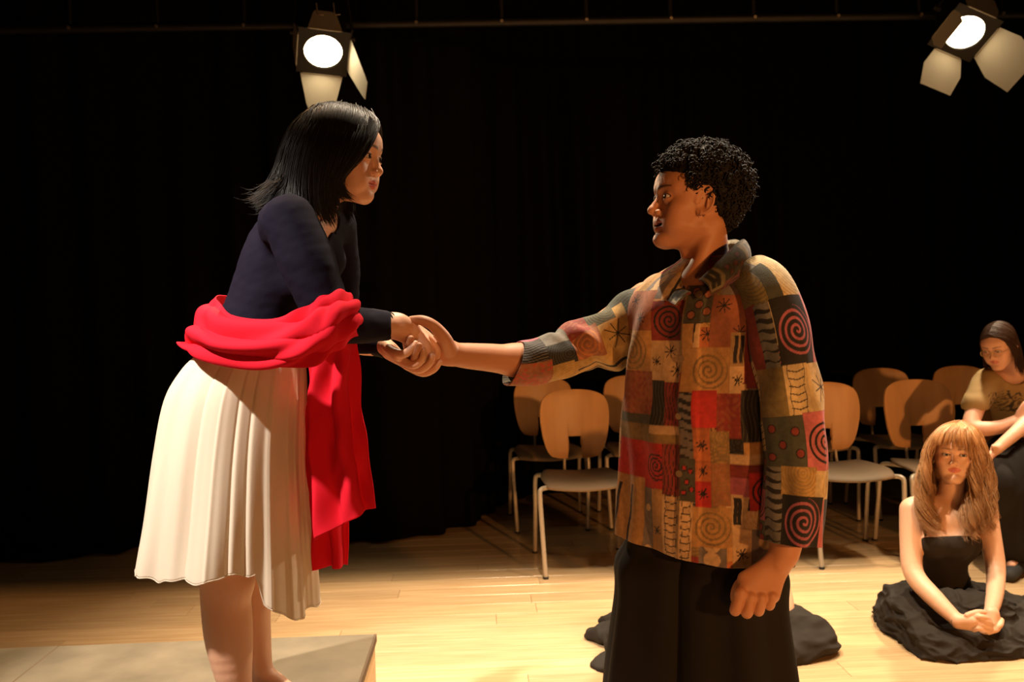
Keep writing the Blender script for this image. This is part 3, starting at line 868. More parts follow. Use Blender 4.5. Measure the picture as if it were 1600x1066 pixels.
def make_chair():
    root = empty('stacking_chair', (0, 0, 0))
    s = link('seat', seat_mesh(), MT['seat_pad'], root)
    bk = link('backrest', BACK_ME, MT['wood_back'], root, (0, .215, .50)); solid(bk, .010)
    bv = bk.modifiers.new('edge', 'BEVEL'); bv.width = .003; bv.segments = 2; bv.limit_method = 'ANGLE'
    for sg in (-1, 1):
        b = MB(); b.tube(crom([(sg * .203, -.222, 0), (sg * .214, -.205, .25), (sg * .219, -.196, .390), (sg * .213, -.185, .420), (sg * .185, -.16, .424), (sg * .13, -.12, .424)], 16), .0115, 12)
        b.build('leg', MT['chair_leg'], root, True)
        b = MB(); b.tube(crom([(sg * .222, .245, 0), (sg * .216, .205, .25), (sg * .215, .178, .400), (sg * .20, .165, .426), (sg * .17, .14, .427), (sg * .12, .10, .425)], 16), .0115, 12)
        b.build('leg', MT['chair_leg'], root, True)
        for gx, gy in ((.203, -.222), (.222, .245)):
            b = MB(); b.tube([(sg * gx, gy, 0), (sg * gx, gy, .012)], .0135, 12); b.build('glide', MT['rubber'], root)
        b = MB(); b.tube(crom([(sg * .058, .13, .430), (sg * .058, .19, .430), (sg * .058, .215, .45), (sg * .056, .225, .52), (sg * .055, .232, .62)], 16), .008, 10)
        b.build('back_support', MT['chair_leg'], root, True)
    b = MB(); b.box((0, -.02, .422), (.27, .26, .008), bev=.003); b.build('seat_plate', MT['chair_leg'], root)
    return root
def copy_thing(root):
    r = root.copy(); COL.objects.link(r)
    for ch in root.children:
        c = ch.copy(); COL.objects.link(c); c.parent = r
    return r
proto = make_chair()
def cx(px, d, py=650): return at(px, py, d)[0]
YF, YR = 4.44, 5.34                                  # seat centres of the two rows
chairs = [
    (893, YF, 'pale wood chair at the left end of the front row, seen whole'),
    (1026, YF, 'front row chair half hidden behind the man, only the left edge of its back showing'),
    (1292, YF, 'front row chair right of the man, its grey seat showing beside his sleeve'),
    (1438, YF, 'front row chair directly behind the long-haired girl sitting on the floor'),
    (1573, YF, 'chair on which the woman with glasses sits'),
    (845, YR, 'back row chair at the far left, behind the whole front chair'),
    (984, YR, 'back row chair just left of the man, second from the left'),
    (1245, YR, 'back row chair, only a rounded corner showing right of the man'),
    (1381, YR, 'back row chair seen between the two right front row chairs'),
    (1511, YR, 'back row chair furthest right, beside the woman with glasses'),
]
def cxd(px, d): return (px - 752) * (d) / F
for i, (px, yy, lab) in enumerate(chairs):
    o = proto if i == 0 else copy_thing(proto)
    o.location = (cxd(px, yy + .22) + .004, yy, 0)
    o.rotation_euler = (0, 0, math.radians([0.6, -1, .8, -1.4, 0, 1.2, -.8, .5, -.6, 1][i]))
    tag(o, lab, 'chair', 'pale wood chairs in two rows')
# ================================================================ PEOPLE
def finish_body(Fd, name, m, parent, painter=None, rel=1, noise=None):
    V, Fq = Fd.extract()
    if rel: V = relax(V, Fq, rel, .4)
    if noise:
        n = normals(V, Fq); V = V + n * noise(V, n)[:, None]
    C = painter(V) if painter else None
    me = mesh(name, V, Fq, col=C)
    return link(name, me, m, parent), V, Fq

def hand_chain(F_, rows, k=.003, off=0.0):
    F_.chain([J(*r) for r in rows], k, off)

# ---------------------------------------------------------------- the woman in the cream skirt
wp = at(385, 1127, 2.1)
woman = empty('person', (wp[0], wp[1], ZP), 'black-haired person in cream skirt and red shawl, leaning forward on the platform', 'person')
WH = Head(at(536, 245, 2.10), (.95, -.27, -.12), (0.02, 0, 1), .985, female=True, nose=.103, nose_r=.0085, lips=1.05, slit=.0050, gaze=-.0003, chin=-.007, short=.011)
def w_torso(Fd, off=0.0, k=.03):
    Fd.cap(*[J(392, 585, 2.10, 68)[0], J(400, 530, 2.10, 60)[0]], 68 * mpx(2.1), 58 * mpx(2.1), k, off=off)
    Fd.chain([J(402, 530, 2.1, 58), J(422, 468, 2.1, 58), J(446, 398, 2.10, 58), J(466, 358, 2.10, 46)], k, off)
    Fd.cap(J(446, 352, 1.99, 1)[0], J(512, 352, 2.22, 1)[0], 38 * mpx(2.0), 36 * mpx(2.2), k, off=off)
    Fd.cap(J(484, 405, 2.03, 1)[0], J(478, 440, 2.05, 1)[0], 38 * mpx(2.0), 30 * mpx(2.1), k, off=off)
    Fd.cap(J(505, 405, 2.15, 1)[0], J(490, 440, 2.15, 1)[0], 32 * mpx(2.1), 28 * mpx(2.1), k, off=off)
def w_arms(Fd, off=0.0, k=.014, clip=False):
    Fd.chain([J(453, 345, 1.95, 37), J(480, 410, 1.93, 39), J(508, 480, 1.92, 32), J(514, 500, 1.92, 30)], k, off)
    Fd.chain([J(514, 500, 1.92, 30), J(550, 508, 1.95, 26), J(614, 509, 2.03, 17.5 if not clip else 18)], k, off)
    Fd.chain([J(522, 352, 2.25, 30), J(532, 430, 2.27, 26), J(530, 515, 2.27, 25), J(560, 537, 2.22, 17), J(603, 544, 2.15, 13)], k, off)
def build_woman():
    js = [at(270, 160, 2.1), at(700, 1150, 2.1), at(400, 800, 1.75), at(400, 800, 2.45)]
    hb = (at(470, 350, 2.1) - np.array([0, .12, 0]), at(620, 140, 2.1) + np.array([0, .12, 0]), .0016)
    h2 = (at(596, 595, 2.1) - np.array([0, .08, 0]), at(705, 485, 2.1) + np.array([0, .08, 0]), .0018)
    Fd = body_field(js, .02, .006, [hb, h2])
    w_torso(Fd); w_arms(Fd)
    # neck
    Fd.chain([J(480, 352, 2.1, 34), J(500, 315, 2.1, 29), J(515, 285, 2.1, 29)], .02)
    # collarbones
    Fd.cap(at(512, 342, 2.03), at(478, 338, 1.98), .006, .006, .012)
    WH.into(Fd)
    # legs and feet
    near = [J(388, 640, 2.07, 50), J(362, 800, 2.05, 42), J(351, 895, 2.03, 37), J(354, 950, 2.03, 38), J(358, 1000, 2.03, 36), J(366, 1060, 2.03, 27), J(374, 1098, 2.03, 20)]
    Fd.chain(near, .03)
    Fd.ell(at(366, 905, 2.01), (.045, .04, .05), k=.03)
    Fd.chain([J(370, 1128, 2.03, 17), J(400, 1122, 2.01, 19), J(440, 1136, 1.99, 12), J(470, 1140, 1.98, 8)], .03)
    Fd.cap(at(374, 1098, 2.03), at(380, 1118, 2.03), 19 * mpx(2.03), 20 * mpx(2.03), .02)
    far = [J(405, 640, 2.16, 50), J(405, 800, 2.2, 42), J(392, 895, 2.2, 33), J(390, 950, 2.2, 32), J(396, 1000, 2.2, 27), J(406, 1040, 2.2, 19), J(409, 1064, 2.2, 18)]
    Fd.chain(far, .02)
    Fd.chain([J(404, 1080, 2.2, 14), J(424, 1064, 2.19, 15), J(450, 1078, 2.17, 12), J(486, 1088, 2.16, 8)], .02)
    # ---- right hand (upper): back of the hand towards the camera
    fl = (np.array([.2, 1, .15]), .62)
    for (a, b_) in (((624, 507, 2.03, 13), (660, 523, 2.055, 9)), ((624, 512, 2.03, 14), (660, 530, 2.045, 10)), ((622, 516, 2.03, 13), (652, 540, 2.05, 10)), ((618, 508, 2.03, 16), (640, 518, 2.04, 16))):
        A, B = J(*a), J(*b_); Fd.cap(A[0], B[0], A[1], B[1], .012, flat=fl)
    Fd.chain([J(606, 509, 2.025, 16), J(624, 510, 2.03, 15)], .02)
    hand_chain(Fd, [(662, 523, 2.055, 7.2), (675, 534, 2.055, 6.4), (683, 548, 2.055, 6.0), (680, 562, 2.06, 5.2)])
    hand_chain(Fd, [(658, 525, 2.04, 7.5), (668, 540, 2.035, 6.6), (672, 558, 2.04, 6.0), (666, 570, 2.05, 5.2)])
    hand_chain(Fd, [(650, 531, 2.04, 7.2), (659, 545, 2.03, 6.4), (661, 560, 2.035, 5.6), (655, 569, 2.045, 5.0)])
    hand_chain(Fd, [(642, 536, 2.045, 6.5), (650, 549, 2.04, 5.6), (650, 562, 2.04, 5.0), (645, 568, 2.05, 4.4)])
    hand_chain(Fd, [(628, 506, 2.08, 8), (650, 513, 2.10, 7.2), (668, 524, 2.11, 6.2), (676, 532, 2.11, 5.2)])
    # ---- left hand (lower), palm up from below, fingers closing on the man's hand
    for (a, b_) in (((603, 544, 2.12, 12), (634, 566, 2.05, 9)), ((602, 540, 2.12, 12), (622, 556, 2.02, 9)), ((610, 550, 2.10, 12), (640, 572, 2.08, 8))):
        A, B = J(*a), J(*b_); Fd.cap(A[0], B[0], A[1], B[1], .010)
    hand_chain(Fd, [(604, 541, 2.07, 9), (616, 551, 2.025, 7.8), (632, 553, 2.0, 6.8), (643, 545, 1.995, 6.0), (649, 537, 2.0, 5.0)])
    hand_chain(Fd, [(628, 563, 2.03, 7.6), (646, 571, 2.01, 6.4), (659, 562, 2.005, 6.0), (661, 549, 2.01, 5.0)], .002)
    hand_chain(Fd, [(632, 568, 2.05, 7.6), (654, 578, 2.03, 6.3), (670, 569, 2.02, 5.8), (676, 556, 2.02, 4.8)], .002)
    hand_chain(Fd, [(636, 571, 2.07, 7.6), (660, 583, 2.06, 6.2), (678, 577, 2.05, 5.6), (687, 566, 2.045, 4.6)], .002)
    hand_chain(Fd, [(640, 572, 2.10, 7.0), (664, 582, 2.11, 5.8), (680, 574, 2.12, 5.2), (686, 562, 2.12, 4.4)], .002)
    base = np.array([.64, .355, .225])
    def paint(V):
        C = WH.paint(V, base, (.52, .10, .08), (.035, .018, .012), .35)
        return C
    finish_body(Fd, 'body', MT['skin_f'], woman, paint, 1)
    WH.eyes(woman, (1, -.06, .0), (.02, .010, .006))
    # ---- knitted top
    Ft = body_field([at(300, 290, 2.1), at(640, 600, 2.1), at(400, 500, 1.78), at(400, 500, 2.42)], .02, .0048, [])
    w_torso(Ft, .006); w_arms(Ft, .006, clip=True)
    Ft.cap(at(480, 354, 2.1), at(488, 338, 2.1), .056, .050, .02)
    # neckline: scoop round the neck, running down the front in a deep narrow oval
    Ft.cap(at(486, 300, 2.11), at(494, 335, 2.10), .062, .058, .004, op='cut')
    Ft.cap(at(505, 335, 2.06), at(521, 398, 2.03), .042, .016, .004, op='cut')
    Ft.cap(at(450, 300, 2.12), at(470, 322, 2.12), .04, .04, .004, op='cut')
    A = at(611, 508, 2.03); Ft.half(A, (1, .1, 0), .002)
    Ft.half(at(392, 560, 2.1), (0, 0, -1), .002)
    def fold(V, n): return .0016 * wob(V * np.array([1, 1, 1.6]), 55, 3) + .0010 * wob(V, 140, 8)
    finish_body(Ft, 'knit_top', MT['navy_knit'], woman, None, 2, fold)
    # cuffs
    for (p, q, r_) in ((at(600, 507.5, 2.015), at(616, 509, 2.035), 20.5 * mpx(2.03)), (at(588, 542, 2.17), at(603, 545, 2.145), 14.8 * mpx(2.15))):
        d = (q - p); pp = [p + d * t for t in np.linspace(0, 1, 9)]
        b = MB(); b.tube(pp + [pp[-1] - d * .02, pp[0]], [r_ * (1 + .03 * math.sin(i * 2.3)) for i in range(9)] + [r_ * .9, r_ * .9], 36, cap=False)
        b.build('cuff', MT['black_rib'], woman, True)
build_woman()

# ---- skirt: one chiffon surface with pleats
def build_skirt():
    rows = [(548, 316, 470, .115), (575, 290, 473, .130), (620, 266, 474, .150), (700, 251, 474, .172), (800, 238, 479, .195), (880, 226, 485, .210), (960, 219, 490, .222)]
    R = crom(rows, 120); nu = 560; nv = 120
    th = np.linspace(0, 2 * math.pi, nu, endpoint=False)
    rs = np.random.RandomState(5)
    pleat = .55 * np.sin(7 * th + 1.4 * np.sin(2 * th + .5)) + .35 * np.sin(12 * th + 1.1 * np.sin(3 * th))
    for k in range(26):
        c0 = rs.uniform(-math.pi, math.pi); d = (th - c0 + math.pi) % (2 * math.pi) - math.pi; wd = rs.uniform(.018, .05)
        pleat = pleat + rs.uniform(-.5, .45) * np.exp(-(d / wd)**2) + rs.uniform(0, .35) * (np.tanh(d / .012) * np.exp(-np.abs(d) / .10))
    pleat2 = np.sin(th * 31 + 2 * np.sin(th * 4))
    V = np.zeros((nv, nu, 3))
    # how far down the cloth reaches at each bearing (fraction of the longest drop); th = -pi/2 faces the camera
    thd = (np.degrees(th) + 180) % 360 - 180
    drop = np.interp(thd, [-180, -150, -120, -100, -72, -56, -50, -40, -22, 0, 30, 70, 120, 180], [.825, .82, .815, .808, .80, .805, .905, .945, .985, .985, .91, .86, .84, .825])
    drop = drop + .005 * np.sin(th * 11) + .003 * np.sin(th * 23 + 1)
    for j in range(nv):
        for_t = j / (nv - 1) * drop
        y_, xl, xr, ry = [np.interp(for_t * (nv - 1), np.arange(nv), R[:, c]) for c in range(4)]
        c = np.array([at((xl[i] + xr[i]) / 2, y_[i], 2.10) for i in range(0, nu)])
        rx = (xr - xl) / 2 * mpx(2.10)
        t = for_t
        amp = (.0025 + .0115 * t**.8); rr = 1 + (amp * pleat + .0012 * t * pleat2) / .2
        wv = .004 * t * np.sin(t * 9 + th * 6)
        V[j, :, 0] = c[:, 0] + rx * np.cos(th) * rr; V[j, :, 1] = c[:, 1] + ry * np.sin(th) * rr + wv; V[j, :, 2] = c[:, 2]
    me = mesh('skirt', V.reshape(-1, 3), grid_faces(nu, nv, True))
    o = link('skirt', me, MT['chiffon'], woman); o['label'] = 'cream pleated chiffon skirt with an uneven hem'
    solid(o, .0012)
    # rolled hem
    hem = V[-1]; b = MB(); b.tube(list(hem[::2]) + [hem[0]], .0016, 5, cap=False); b.build('hem', MT['chiffon'], o, True)
    # the flying under-corner behind the shawl
    G = sheet([[(470, 820, 2.22), (490, 822, 2.27), (500, 826, 2.30)], [(474, 870, 2.22), (495, 868, 2.28), (510, 866, 2.32)], [(478, 905, 2.22), (488, 893, 2.27), (500, 889, 2.3)]], 16, 16)
    me = mesh('skirt_corner', G.reshape(-1, 3), grid_faces(16, 16)); q = link('skirt_corner', me, MT['chiffon'], o); solid(q, .0015)
build_skirt()

# ---- red shawl
def build_shawl():
    cols = [  # along the band: five points top to bottom (px,py,d)
        [(430, 470, 2.34), (428, 485, 2.36), (425, 505, 2.37), (422, 525, 2.36), (420, 540, 2.34)],
        [(375, 468, 2.30), (366, 485, 2.32), (358, 505, 2.33), (350, 530, 2.32), (345, 548, 2.30)],
        [(340, 466, 2.16), (318, 490, 2.18), (303, 515, 2.17), (293, 534, 2.15), (290, 541, 2.13)],
        [(346, 476, 2.06), (326, 500, 2.02), (312, 520, 2.00), (304, 540, 2.00), (300, 550, 2.02)],
        [(362, 492, 1.97), (350, 512, 1.93), (340, 535, 1.915), (335, 552, 1.92), (333, 562, 1.95)],
        [(405, 500, 1.915), (400, 518, 1.885), (392, 540, 1.87), (388, 560, 1.875), (386, 570, 1.90)],
        [(450, 500, 1.89), (448, 516, 1.865), (445, 538, 1.845), (440, 560, 1.85), (438, 572, 1.87)],
        [(482, 481, 1.875), (488, 500, 1.85), (490, 525, 1.83), (488, 550, 1.84), (486, 564, 1.86)],
        [(512, 463, 1.89), (520, 478, 1.86), (527, 502, 1.84), (526, 528, 1.85), (522, 545, 1.87)],
        [(537, 463, 1.92), (548, 472, 1.90), (556, 486, 1.885), (556, 504, 1.89), (550, 522, 1.91)],
        [(545, 466, 1.98), (553, 474, 1.98), (557, 490, 1.98), (556, 510, 1.98), (548, 530, 1.98)],
    ]
    nu, nv = 260, 90
    G = np.array([[at(*p) for p in c] for c in cols]); G = crom(G, nu); G = np.swapaxes(G, 0, 1); G = crom(G, nv)
    N = grid_normals(G)
    u = np.linspace(0, 1, nu)[None, :]; v = np.linspace(0, 1, nv)[:, None]
    out = np.where((N[..., 1:2].mean() > 0), -1, 1)
    hump = .010 * np.abs(np.sin(v * 3.1 * math.pi + 1.6 * np.sin(u * 5) + u * 3))**.8 + .006 * np.sin(v * 17 + u * 14 + 2 * np.sin(u * 9)) * np.sin(u * 3.1)
    hump = hump + .004 * np.sin(u * 60 + v * 9) * np.exp(-((u - .8) / .12)**2) + .004 * np.sin(u * 50 - v * 11) * np.exp(-((u - .25) / .1)**2)
    G = G + N * (out * hump)[..., None]
    me = mesh('shawl', G.reshape(-1, 3), grid_faces(nu, nv))
    sh = link('shawl', me, MT['red_cloth'], woman); sh['label'] = 'crimson cotton shawl wrapped round the waist and over the forearm'; solid(sh, .0025)
    def panel(rows, nu, nv, fold, name):
        G = sheet(rows, nu, nv); N = grid_normals(G); u = np.linspace(0, 1, nu)[None, :]; v = np.linspace(0, 1, nv)[:, None]
        G = G + N * fold(u, v)[..., None]
        me = mesh(name, G.reshape(-1, 3), grid_faces(nu, nv)); o = link(name, me, MT['red_cloth'], sh); solid(o, .0022); return o
    # front hanging end
    panel([[(480, 545, 2.00), (500, 528, 1.95), (525, 515, 1.92), (545, 508, 1.93), (556, 512, 1.98)],
           [(479, 575, 2.02), (497, 575, 1.99), (520, 570, 1.96), (545, 560, 1.96), (558, 550, 2.0)],
           [(473, 650, 2.03), (495, 650, 2.01), (520, 650, 1.98), (545, 645, 1.98), (561, 640, 2.0)],
           [(473, 730, 2.04), (497, 735, 2.02), (525, 735, 1.99), (553, 725, 1.98), (575, 715, 2.0)],
           [(483, 850, 2.05), (500, 838, 2.03), (532, 822, 2.0), (560, 806, 1.99), (587, 794, 2.0)]],
          110, 150, lambda u, v: (.006 + .012 * v) * np.sin(u * 15 + 1.2 * np.sin(v * 3) + .5) + .003 * np.sin(v * 22 + u * 16) + .004 * np.sin(u * 30 - v * 12) * v, 'shawl_end')
    # rear hanging end, longer
    panel([[(482, 560, 2.12), (500, 545, 2.10), (520, 540, 2.09), (540, 545, 2.10)],
           [(480, 700, 2.12), (500, 700, 2.10), (522, 700, 2.09), (545, 700, 2.10)],
           [(482, 800, 2.12), (500, 800, 2.10), (522, 800, 2.09), (546, 800, 2.10)],
           [(486, 890, 2.12), (505, 888, 2.10), (525, 886, 2.09), (545, 885, 2.10)]],
          70, 120, lambda u, v: (.004 + .013 * v) * np.sin(u * 13 + 2) + .003 * np.sin(v * 17 + u * 9), 'shawl_end')
build_shawl()

# ---- black hair
def build_woman_hair():
    r = np.random.RandomState(2)
    D = 2.10
    def g(rows): return np.array([at(px, py, D - o) for px, py, o in rows])
    near = [
        g([(580, 178, .00), (592, 192, .020), (587, 208, .047), (578, 226, .066), (561, 248, .080), (543, 264, .086), (534, 280, .088), (538, 296, .086)]),
        g([(570, 172, .00), (577, 190, .042), (572, 215, .068), (558, 240, .082), (540, 262, .090), (526, 282, .092), (534, 300, .090), (548, 309, .086)]),
        g([(556, 167, .00), (560, 190, .050), (550, 220, .082), (538, 250, .092), (524, 275, .094), (518, 300, .092), (524, 325, .088), (528, 345, .080)]),
        g([(540, 164, .00), (535, 188, .055), (524, 222, .086), (512, 255, .096), (506, 285, .096), (506, 312, .094), (512, 335, .090), (522, 358, .082)]),
        g([(522, 163, .00), (512, 186, .058), (500, 220, .086), (492, 255, .096), (490, 290, .098), (492, 318, .098), (498, 335, .094), (504, 350, .088)]),
        g([(508, 164, .00), (490, 186, .054), (475, 220, .080), (466, 256, .088), (462, 290, .094), (462, 315, .110), (458, 330, .125), (450, 342, .135)]),
        g([(498, 167, .00), (472, 190, .040), (456, 222, .060), (448, 256, .068), (442, 285, .072), (434, 303, .082), (424, 318, .092), (414, 330, .10)]),
        g([(494, 169, -.01), (462, 194, .012), (446, 228, .024), (436, 258, .028), (426, 282, .032), (414, 298, .040), (402, 306, .046), (388, 306, .05)]),
        g([(494, 169, -.02), (460, 196, -.020), (443, 230, -.02), (433, 262, -.02), (424, 288, -.015), (415, 305, -.01), (405, 318, -.005), (402, 330, .0)]),
        g([(496, 168, -.03), (464, 195, -.050), (450, 230, -.062), (444, 265, -.066), (440, 295, -.066), (440, 318, -.064), (444, 335, -.06), (448, 350, -.06)]),
        g([(505, 166, -.03), (485, 190, -.07), (478, 230, -.088), (478, 270, -.09), (482, 300, -.09), (490, 325, -.09), (500, 340, -.09), (510, 352, -.09)]),
    ]
    far = [
        g([(582, 180, .0), (592, 195, -.020), (595, 208, -.040), (592, 228, -.062), (580, 252, -.08), (565, 275, -.09), (556, 300, -.09), (552, 320, -.088)]),
        g([(560, 170, -.0), (572, 192, -.05), (566, 222, -.082), (560, 255, -.092), (552, 285, -.096), (546, 310, -.096), (547, 330, -.092), (552, 345, -.085)]),
        g([(530, 165, -.0), (530, 190, -.065), (526, 225, -.09), (524, 260, -.098), (526, 295, -.10), (530, 320, -.10), (536, 340, -.098), (544, 352, -.09)]),
        g([(508, 165, -.0), (490, 190, -.07), (482, 225, -.09), (480, 262, -.098), (486, 295, -.10), (495, 320, -.10), (505, 338, -.098), (512, 350, -.09)]),
    ]
    parts = []
    for gd, n, sd, rad, jit, cl in ((near, 2600, 3, .00105, .0030, 26), (near, 900, 4, .0009, .0055, 0), (far, 900, 5, .0010, .0035, 10)):
        P, R = lock(gd, n, 20, rad, jit, sd, clump=cl, lenvar=.22); P = push(P, WH, np.array([-.019, 0, .036]), np.array([.099, .083, .086])); parts.append(strands(P, R, 4))
    # flicked ends over the nape
    fl = [g([(452, 235, .02), (436, 262, .035), (428, 284, .045), (414, 298, .05), (400, 306, .05), (386, 303, .05)]), g([(462, 250, .05), (448, 275, .07), (440, 292, .085), (424, 304, .095), (410, 320, .10), (396, 322, .10)])]
    P, R = lock(fl, 260, 16, .0008, .010, 9, lenvar=.45, wave=(.006, 1.0), clump=9); parts.append(strands(P, R, 4))
    # loose front wisps
    fw = [g([(583, 190, .047), (575, 215, .072), (561, 245, .087), (541, 270, .094), (530, 286, .094), (542, 302, .09), (558, 311, .082)]), g([(578, 184, .05), (572, 215, .075), (556, 245, .09), (530, 275, .096), (524, 292, .094), (536, 306, .09), (552, 316, .082)])]
    P, R = lock(fw, 150, 18, .0009, .0022, 11, lenvar=.2); parts.append(strands(P, R, 4))
    # under-volume so that no scalp shows
    Fd = body_field([at(380, 140, D), at(610, 365, D), at(500, 250, D - .16), at(500, 250, D + .16)], .01, .004, [])
    ok = WH
    Fd.ell(ok.w((-.019, 0, .036)), np.array([.096, .078, .085]) * ok.s, ok.R, .01)
    Fd.chain([J(500, 230, 2.10, 44), J(486, 280, 2.10, 32), J(484, 308, 2.11, 18)], .03)
    Fd.cap(at(508, 240, 2.05), at(500, 310, 2.045), .035, .018, .03)
    Fd.cap(at(512, 240, 2.17), at(508, 318, 2.18), .035, .022, .03)
    # face opening
    R = ok.R
    Fd.ell(ok.w((.075, 0, -.03)), np.array([.062, .075, .082]) * ok.s, R, .008, op='cut')
    Fd.ell(ok.w((.05, -.075, -.055)), np.array([.05, .04, .055]) * ok.s, R, .008, op='cut')
    Fd.ell(ok.w((.04, 0, -.13)), np.array([.07, .06, .07]) * ok.s, R, .008, op='cut')
    V, Fq = Fd.extract(); V = relax(V, Fq, 2)
    V = V + normals(V, Fq) * (.0015 * wob(V * np.array([1, 1, .25]), 400, 3))[:, None]
    parts.append((V, Fq))
    V, Fq = join(parts)
    o = link('hair', mesh('hair', V, Fq), MT['black_hair'], woman); o['label'] = 'shoulder-length straight black hair with flicked ends'
build_woman_hair()
# ---------------------------------------------------------------- the man in the patchwork jacket
mp_ = at(1095, 1320, 2.12)
man = empty('person', (mp_[0], mp_[1], 0), 'person with curly black hair in a patchwork jacket and wide black trousers', 'person')
MH = Head(at(1083, 315, 2.12), (-.975, -.17, .085), (0, 0, 1), 1.035, female=False, nose=.1085, nose_r=.0098, ala=.0135, lips=1.25, slit=.0046, mouth=.0075, chin=.001, jaw=1.02, earx=.004, short=.004)
DM = 2.12
SH = np.array([math.cos(math.radians(36)), -math.sin(math.radians(36)), 0])      # towards his left shoulder
FW = np.array([-SH[1] * -1, -SH[0], 0]); FW = np.array([-math.sin(math.radians(36)), -math.cos(math.radians(36)), 0])
def m_at(px, py, a, b_=0.0):
    """point on the torso axis plane at pixel height, shifted a metres along the shoulders and b_ forward"""
    return at(px, py, DM) + SH * a + FW * b_
def build_man_body():
    lo = [at(595, 210, DM), at(1300, 300, DM), at(1100, 1340, DM), at(1100, 600, 1.78), at(1100, 600, 2.5)]
    hb = (at(1000, 440, DM) - np.array([0, .13, 0]), at(1185, 215, DM) + np.array([0, .13, 0]), .0016)
    h2 = (at(625, 600, DM) - np.array([0, .1, 0]), at(715, 485, DM) + np.array([0, .1, 0]), .0018)
    h3 = (at(1130, 980, 1.9) - np.array([0, .07, 0]), at(1245, 860, 1.9) + np.array([0, .10, 0]), .0020)
    Fd = body_field(lo, .03, .0065, [hb, h2, h3])
    # torso (under the jacket), hips, legs
    Fd.chain([(m_at(1098, 800, 0), .135), (m_at(1100, 690, 0), .125), (m_at(1105, 560, 0), .135), (m_at(1108, 480, 0), .12)], .04)
    Fd.cap(m_at(1110, 462, -.125), m_at(1110, 462, .125), .06, .06, .04)
    for sg in (-1, 1):
        Fd.chain([(m_at(1095, 830, sg * .08), .085), (m_at(1095, 1040, sg * .10), .06), (m_at(1095, 1290, sg * .12), .038)], .04)
        q = m_at(1095, 1290, sg * .12); q[2] = .045; Fd.chain([(m_at(1095, 1290, sg * .12), .036), (q, .034), (q + FW * .14 + np.array([0, 0, -.015]), .024)], .03)
    # neck with the jaw-side tendon
    Fd.chain([J(1112, 455, 2.12, 44), J(1104, 410, 2.12, 37), J(1098, 360, 2.12, 36)], .02)
    Fd.cap(at(1118, 350, 2.075), at(1084, 430, 2.055), .010, .009, .035)
    Fd.cap(at(1072, 398, 2.11), at(1082, 425, 2.10), .010, .010, .016)
    MH.into(Fd)
    # far (right) arm, held out
    Fd.chain([J(1010, 470, 2.27, 30), J(905, 538, 2.24, 24), J(850, 558, 2.20, 23.5), J(805, 563, 2.18, 24)], .02)
    Fd.chain([J(850, 558, 2.20, 23.5), J(808, 563, 2.18, 24), J(765, 559, 2.15, 22), J(728, 556, 2.12, 20), J(704, 553, 2.10, 17.5)], .02)
    # right hand: palm upright, thumb over the top, fingers passing behind and closing from below
    for a, b_ in (((704, 550, 2.10, 15), (688, 530, 2.10, 12)), ((704, 556, 2.10, 14), (682, 560, 2.10, 11)), ((702, 552, 2.10, 16), (680, 545, 2.11, 12))):
        A, B = J(*a), J(*b_); Fd.cap(A[0], B[0], A[1], B[1], .012, flat=(np.array([.1, 1, 0]), .75))
    hand_chain(Fd, [(702, 546, 2.08, 13), (692, 526, 2.045, 11), (677, 509, 2.03, 9), (660, 501, 2.03, 8.2), (643, 500, 2.035, 6.2)], .005)
    hand_chain(Fd, [(684, 552, 2.11, 9), (660, 556, 2.11, 7.6), (640, 548, 2.10, 7), (634, 532, 2.06, 6)], .003)
    hand_chain(Fd, [(684, 557, 2.11, 9), (658, 566, 2.10, 7.4), (640, 562, 2.07, 6.6), (638, 545, 2.02, 6), (642, 529, 2.00, 5)], .003)
    hand_chain(Fd, [(684, 562, 2.10, 8.5), (664, 573, 2.09, 7.2), (648, 572, 2.06, 6.4), (648, 556, 2.00, 5.8), (655, 540, 1.99, 5)], .003)
    # near (left) arm, hanging, loose fist
    Fd.chain([J(1218, 480, 1.95, 34), J(1240, 640, 1.93, 28), J(1238, 740, 1.91, 27), J(1228, 850, 1.89, 25), J(1216, 880, 1.885, 20.5)], .02)
    fl3 = (np.array([.1, 1, .1]), .68)
    wr = (1214, 882, 1.885, 18)
    for kx, ky, kr in ((1162, 925, 13), (1176, 931, 14), (1191, 933, 14), (1206, 931, 13)):
        A, B = J(*wr), J(kx, ky, 1.875, kr); Fd.cap(A[0], B[0], A[1], B[1], .010, flat=fl3)
    A, B = J(1205, 885, 1.885, 17), J(1166, 905, 1.885, 14); Fd.cap(A[0], B[0], A[1], B[1], .012, flat=fl3)
    for a, m_, e, r_ in (((1157, 928), (1149, 953), (1156, 950), 9.6), ((1172, 935), (1167, 957), (1172, 952), 9.8), ((1189, 936), (1185, 954), (1189, 950), 9.4), ((1206, 934), (1202, 946), (1204, 944), 8.6)):
        hand_chain(Fd, [(a[0], a[1], 1.870, r_), (m_[0], m_[1], 1.868, r_ * .95), (m_[0] + 2, m_[1] - 3, 1.895, r_ * .9), (e[0], e[1] - 8, 1.905, r_ * .8)], .0025)
        Fd.ell(at(a[0], a[1] - 2, 1.866), np.array([1, 1, 1]) * r_ * .98 * mpx(1.87), k=.006)
    hand_chain(Fd, [(1178, 896, 1.90, 11), (1156, 916, 1.91, 10), (1150, 936, 1.915, 8.5), (1160, 950, 1.915, 7)], .006)
    base = np.array([.46, .205, .10])
    def paint(V): return MH.paint(V, base, (.34, .10, .08), (.03, .017, .012), .12)
    finish_body(Fd, 'body', MT['skin_m'], man, paint, 1)
    MH.eyes(man, (1, .08, .03), (.035, .018, .01))
build_man_body()

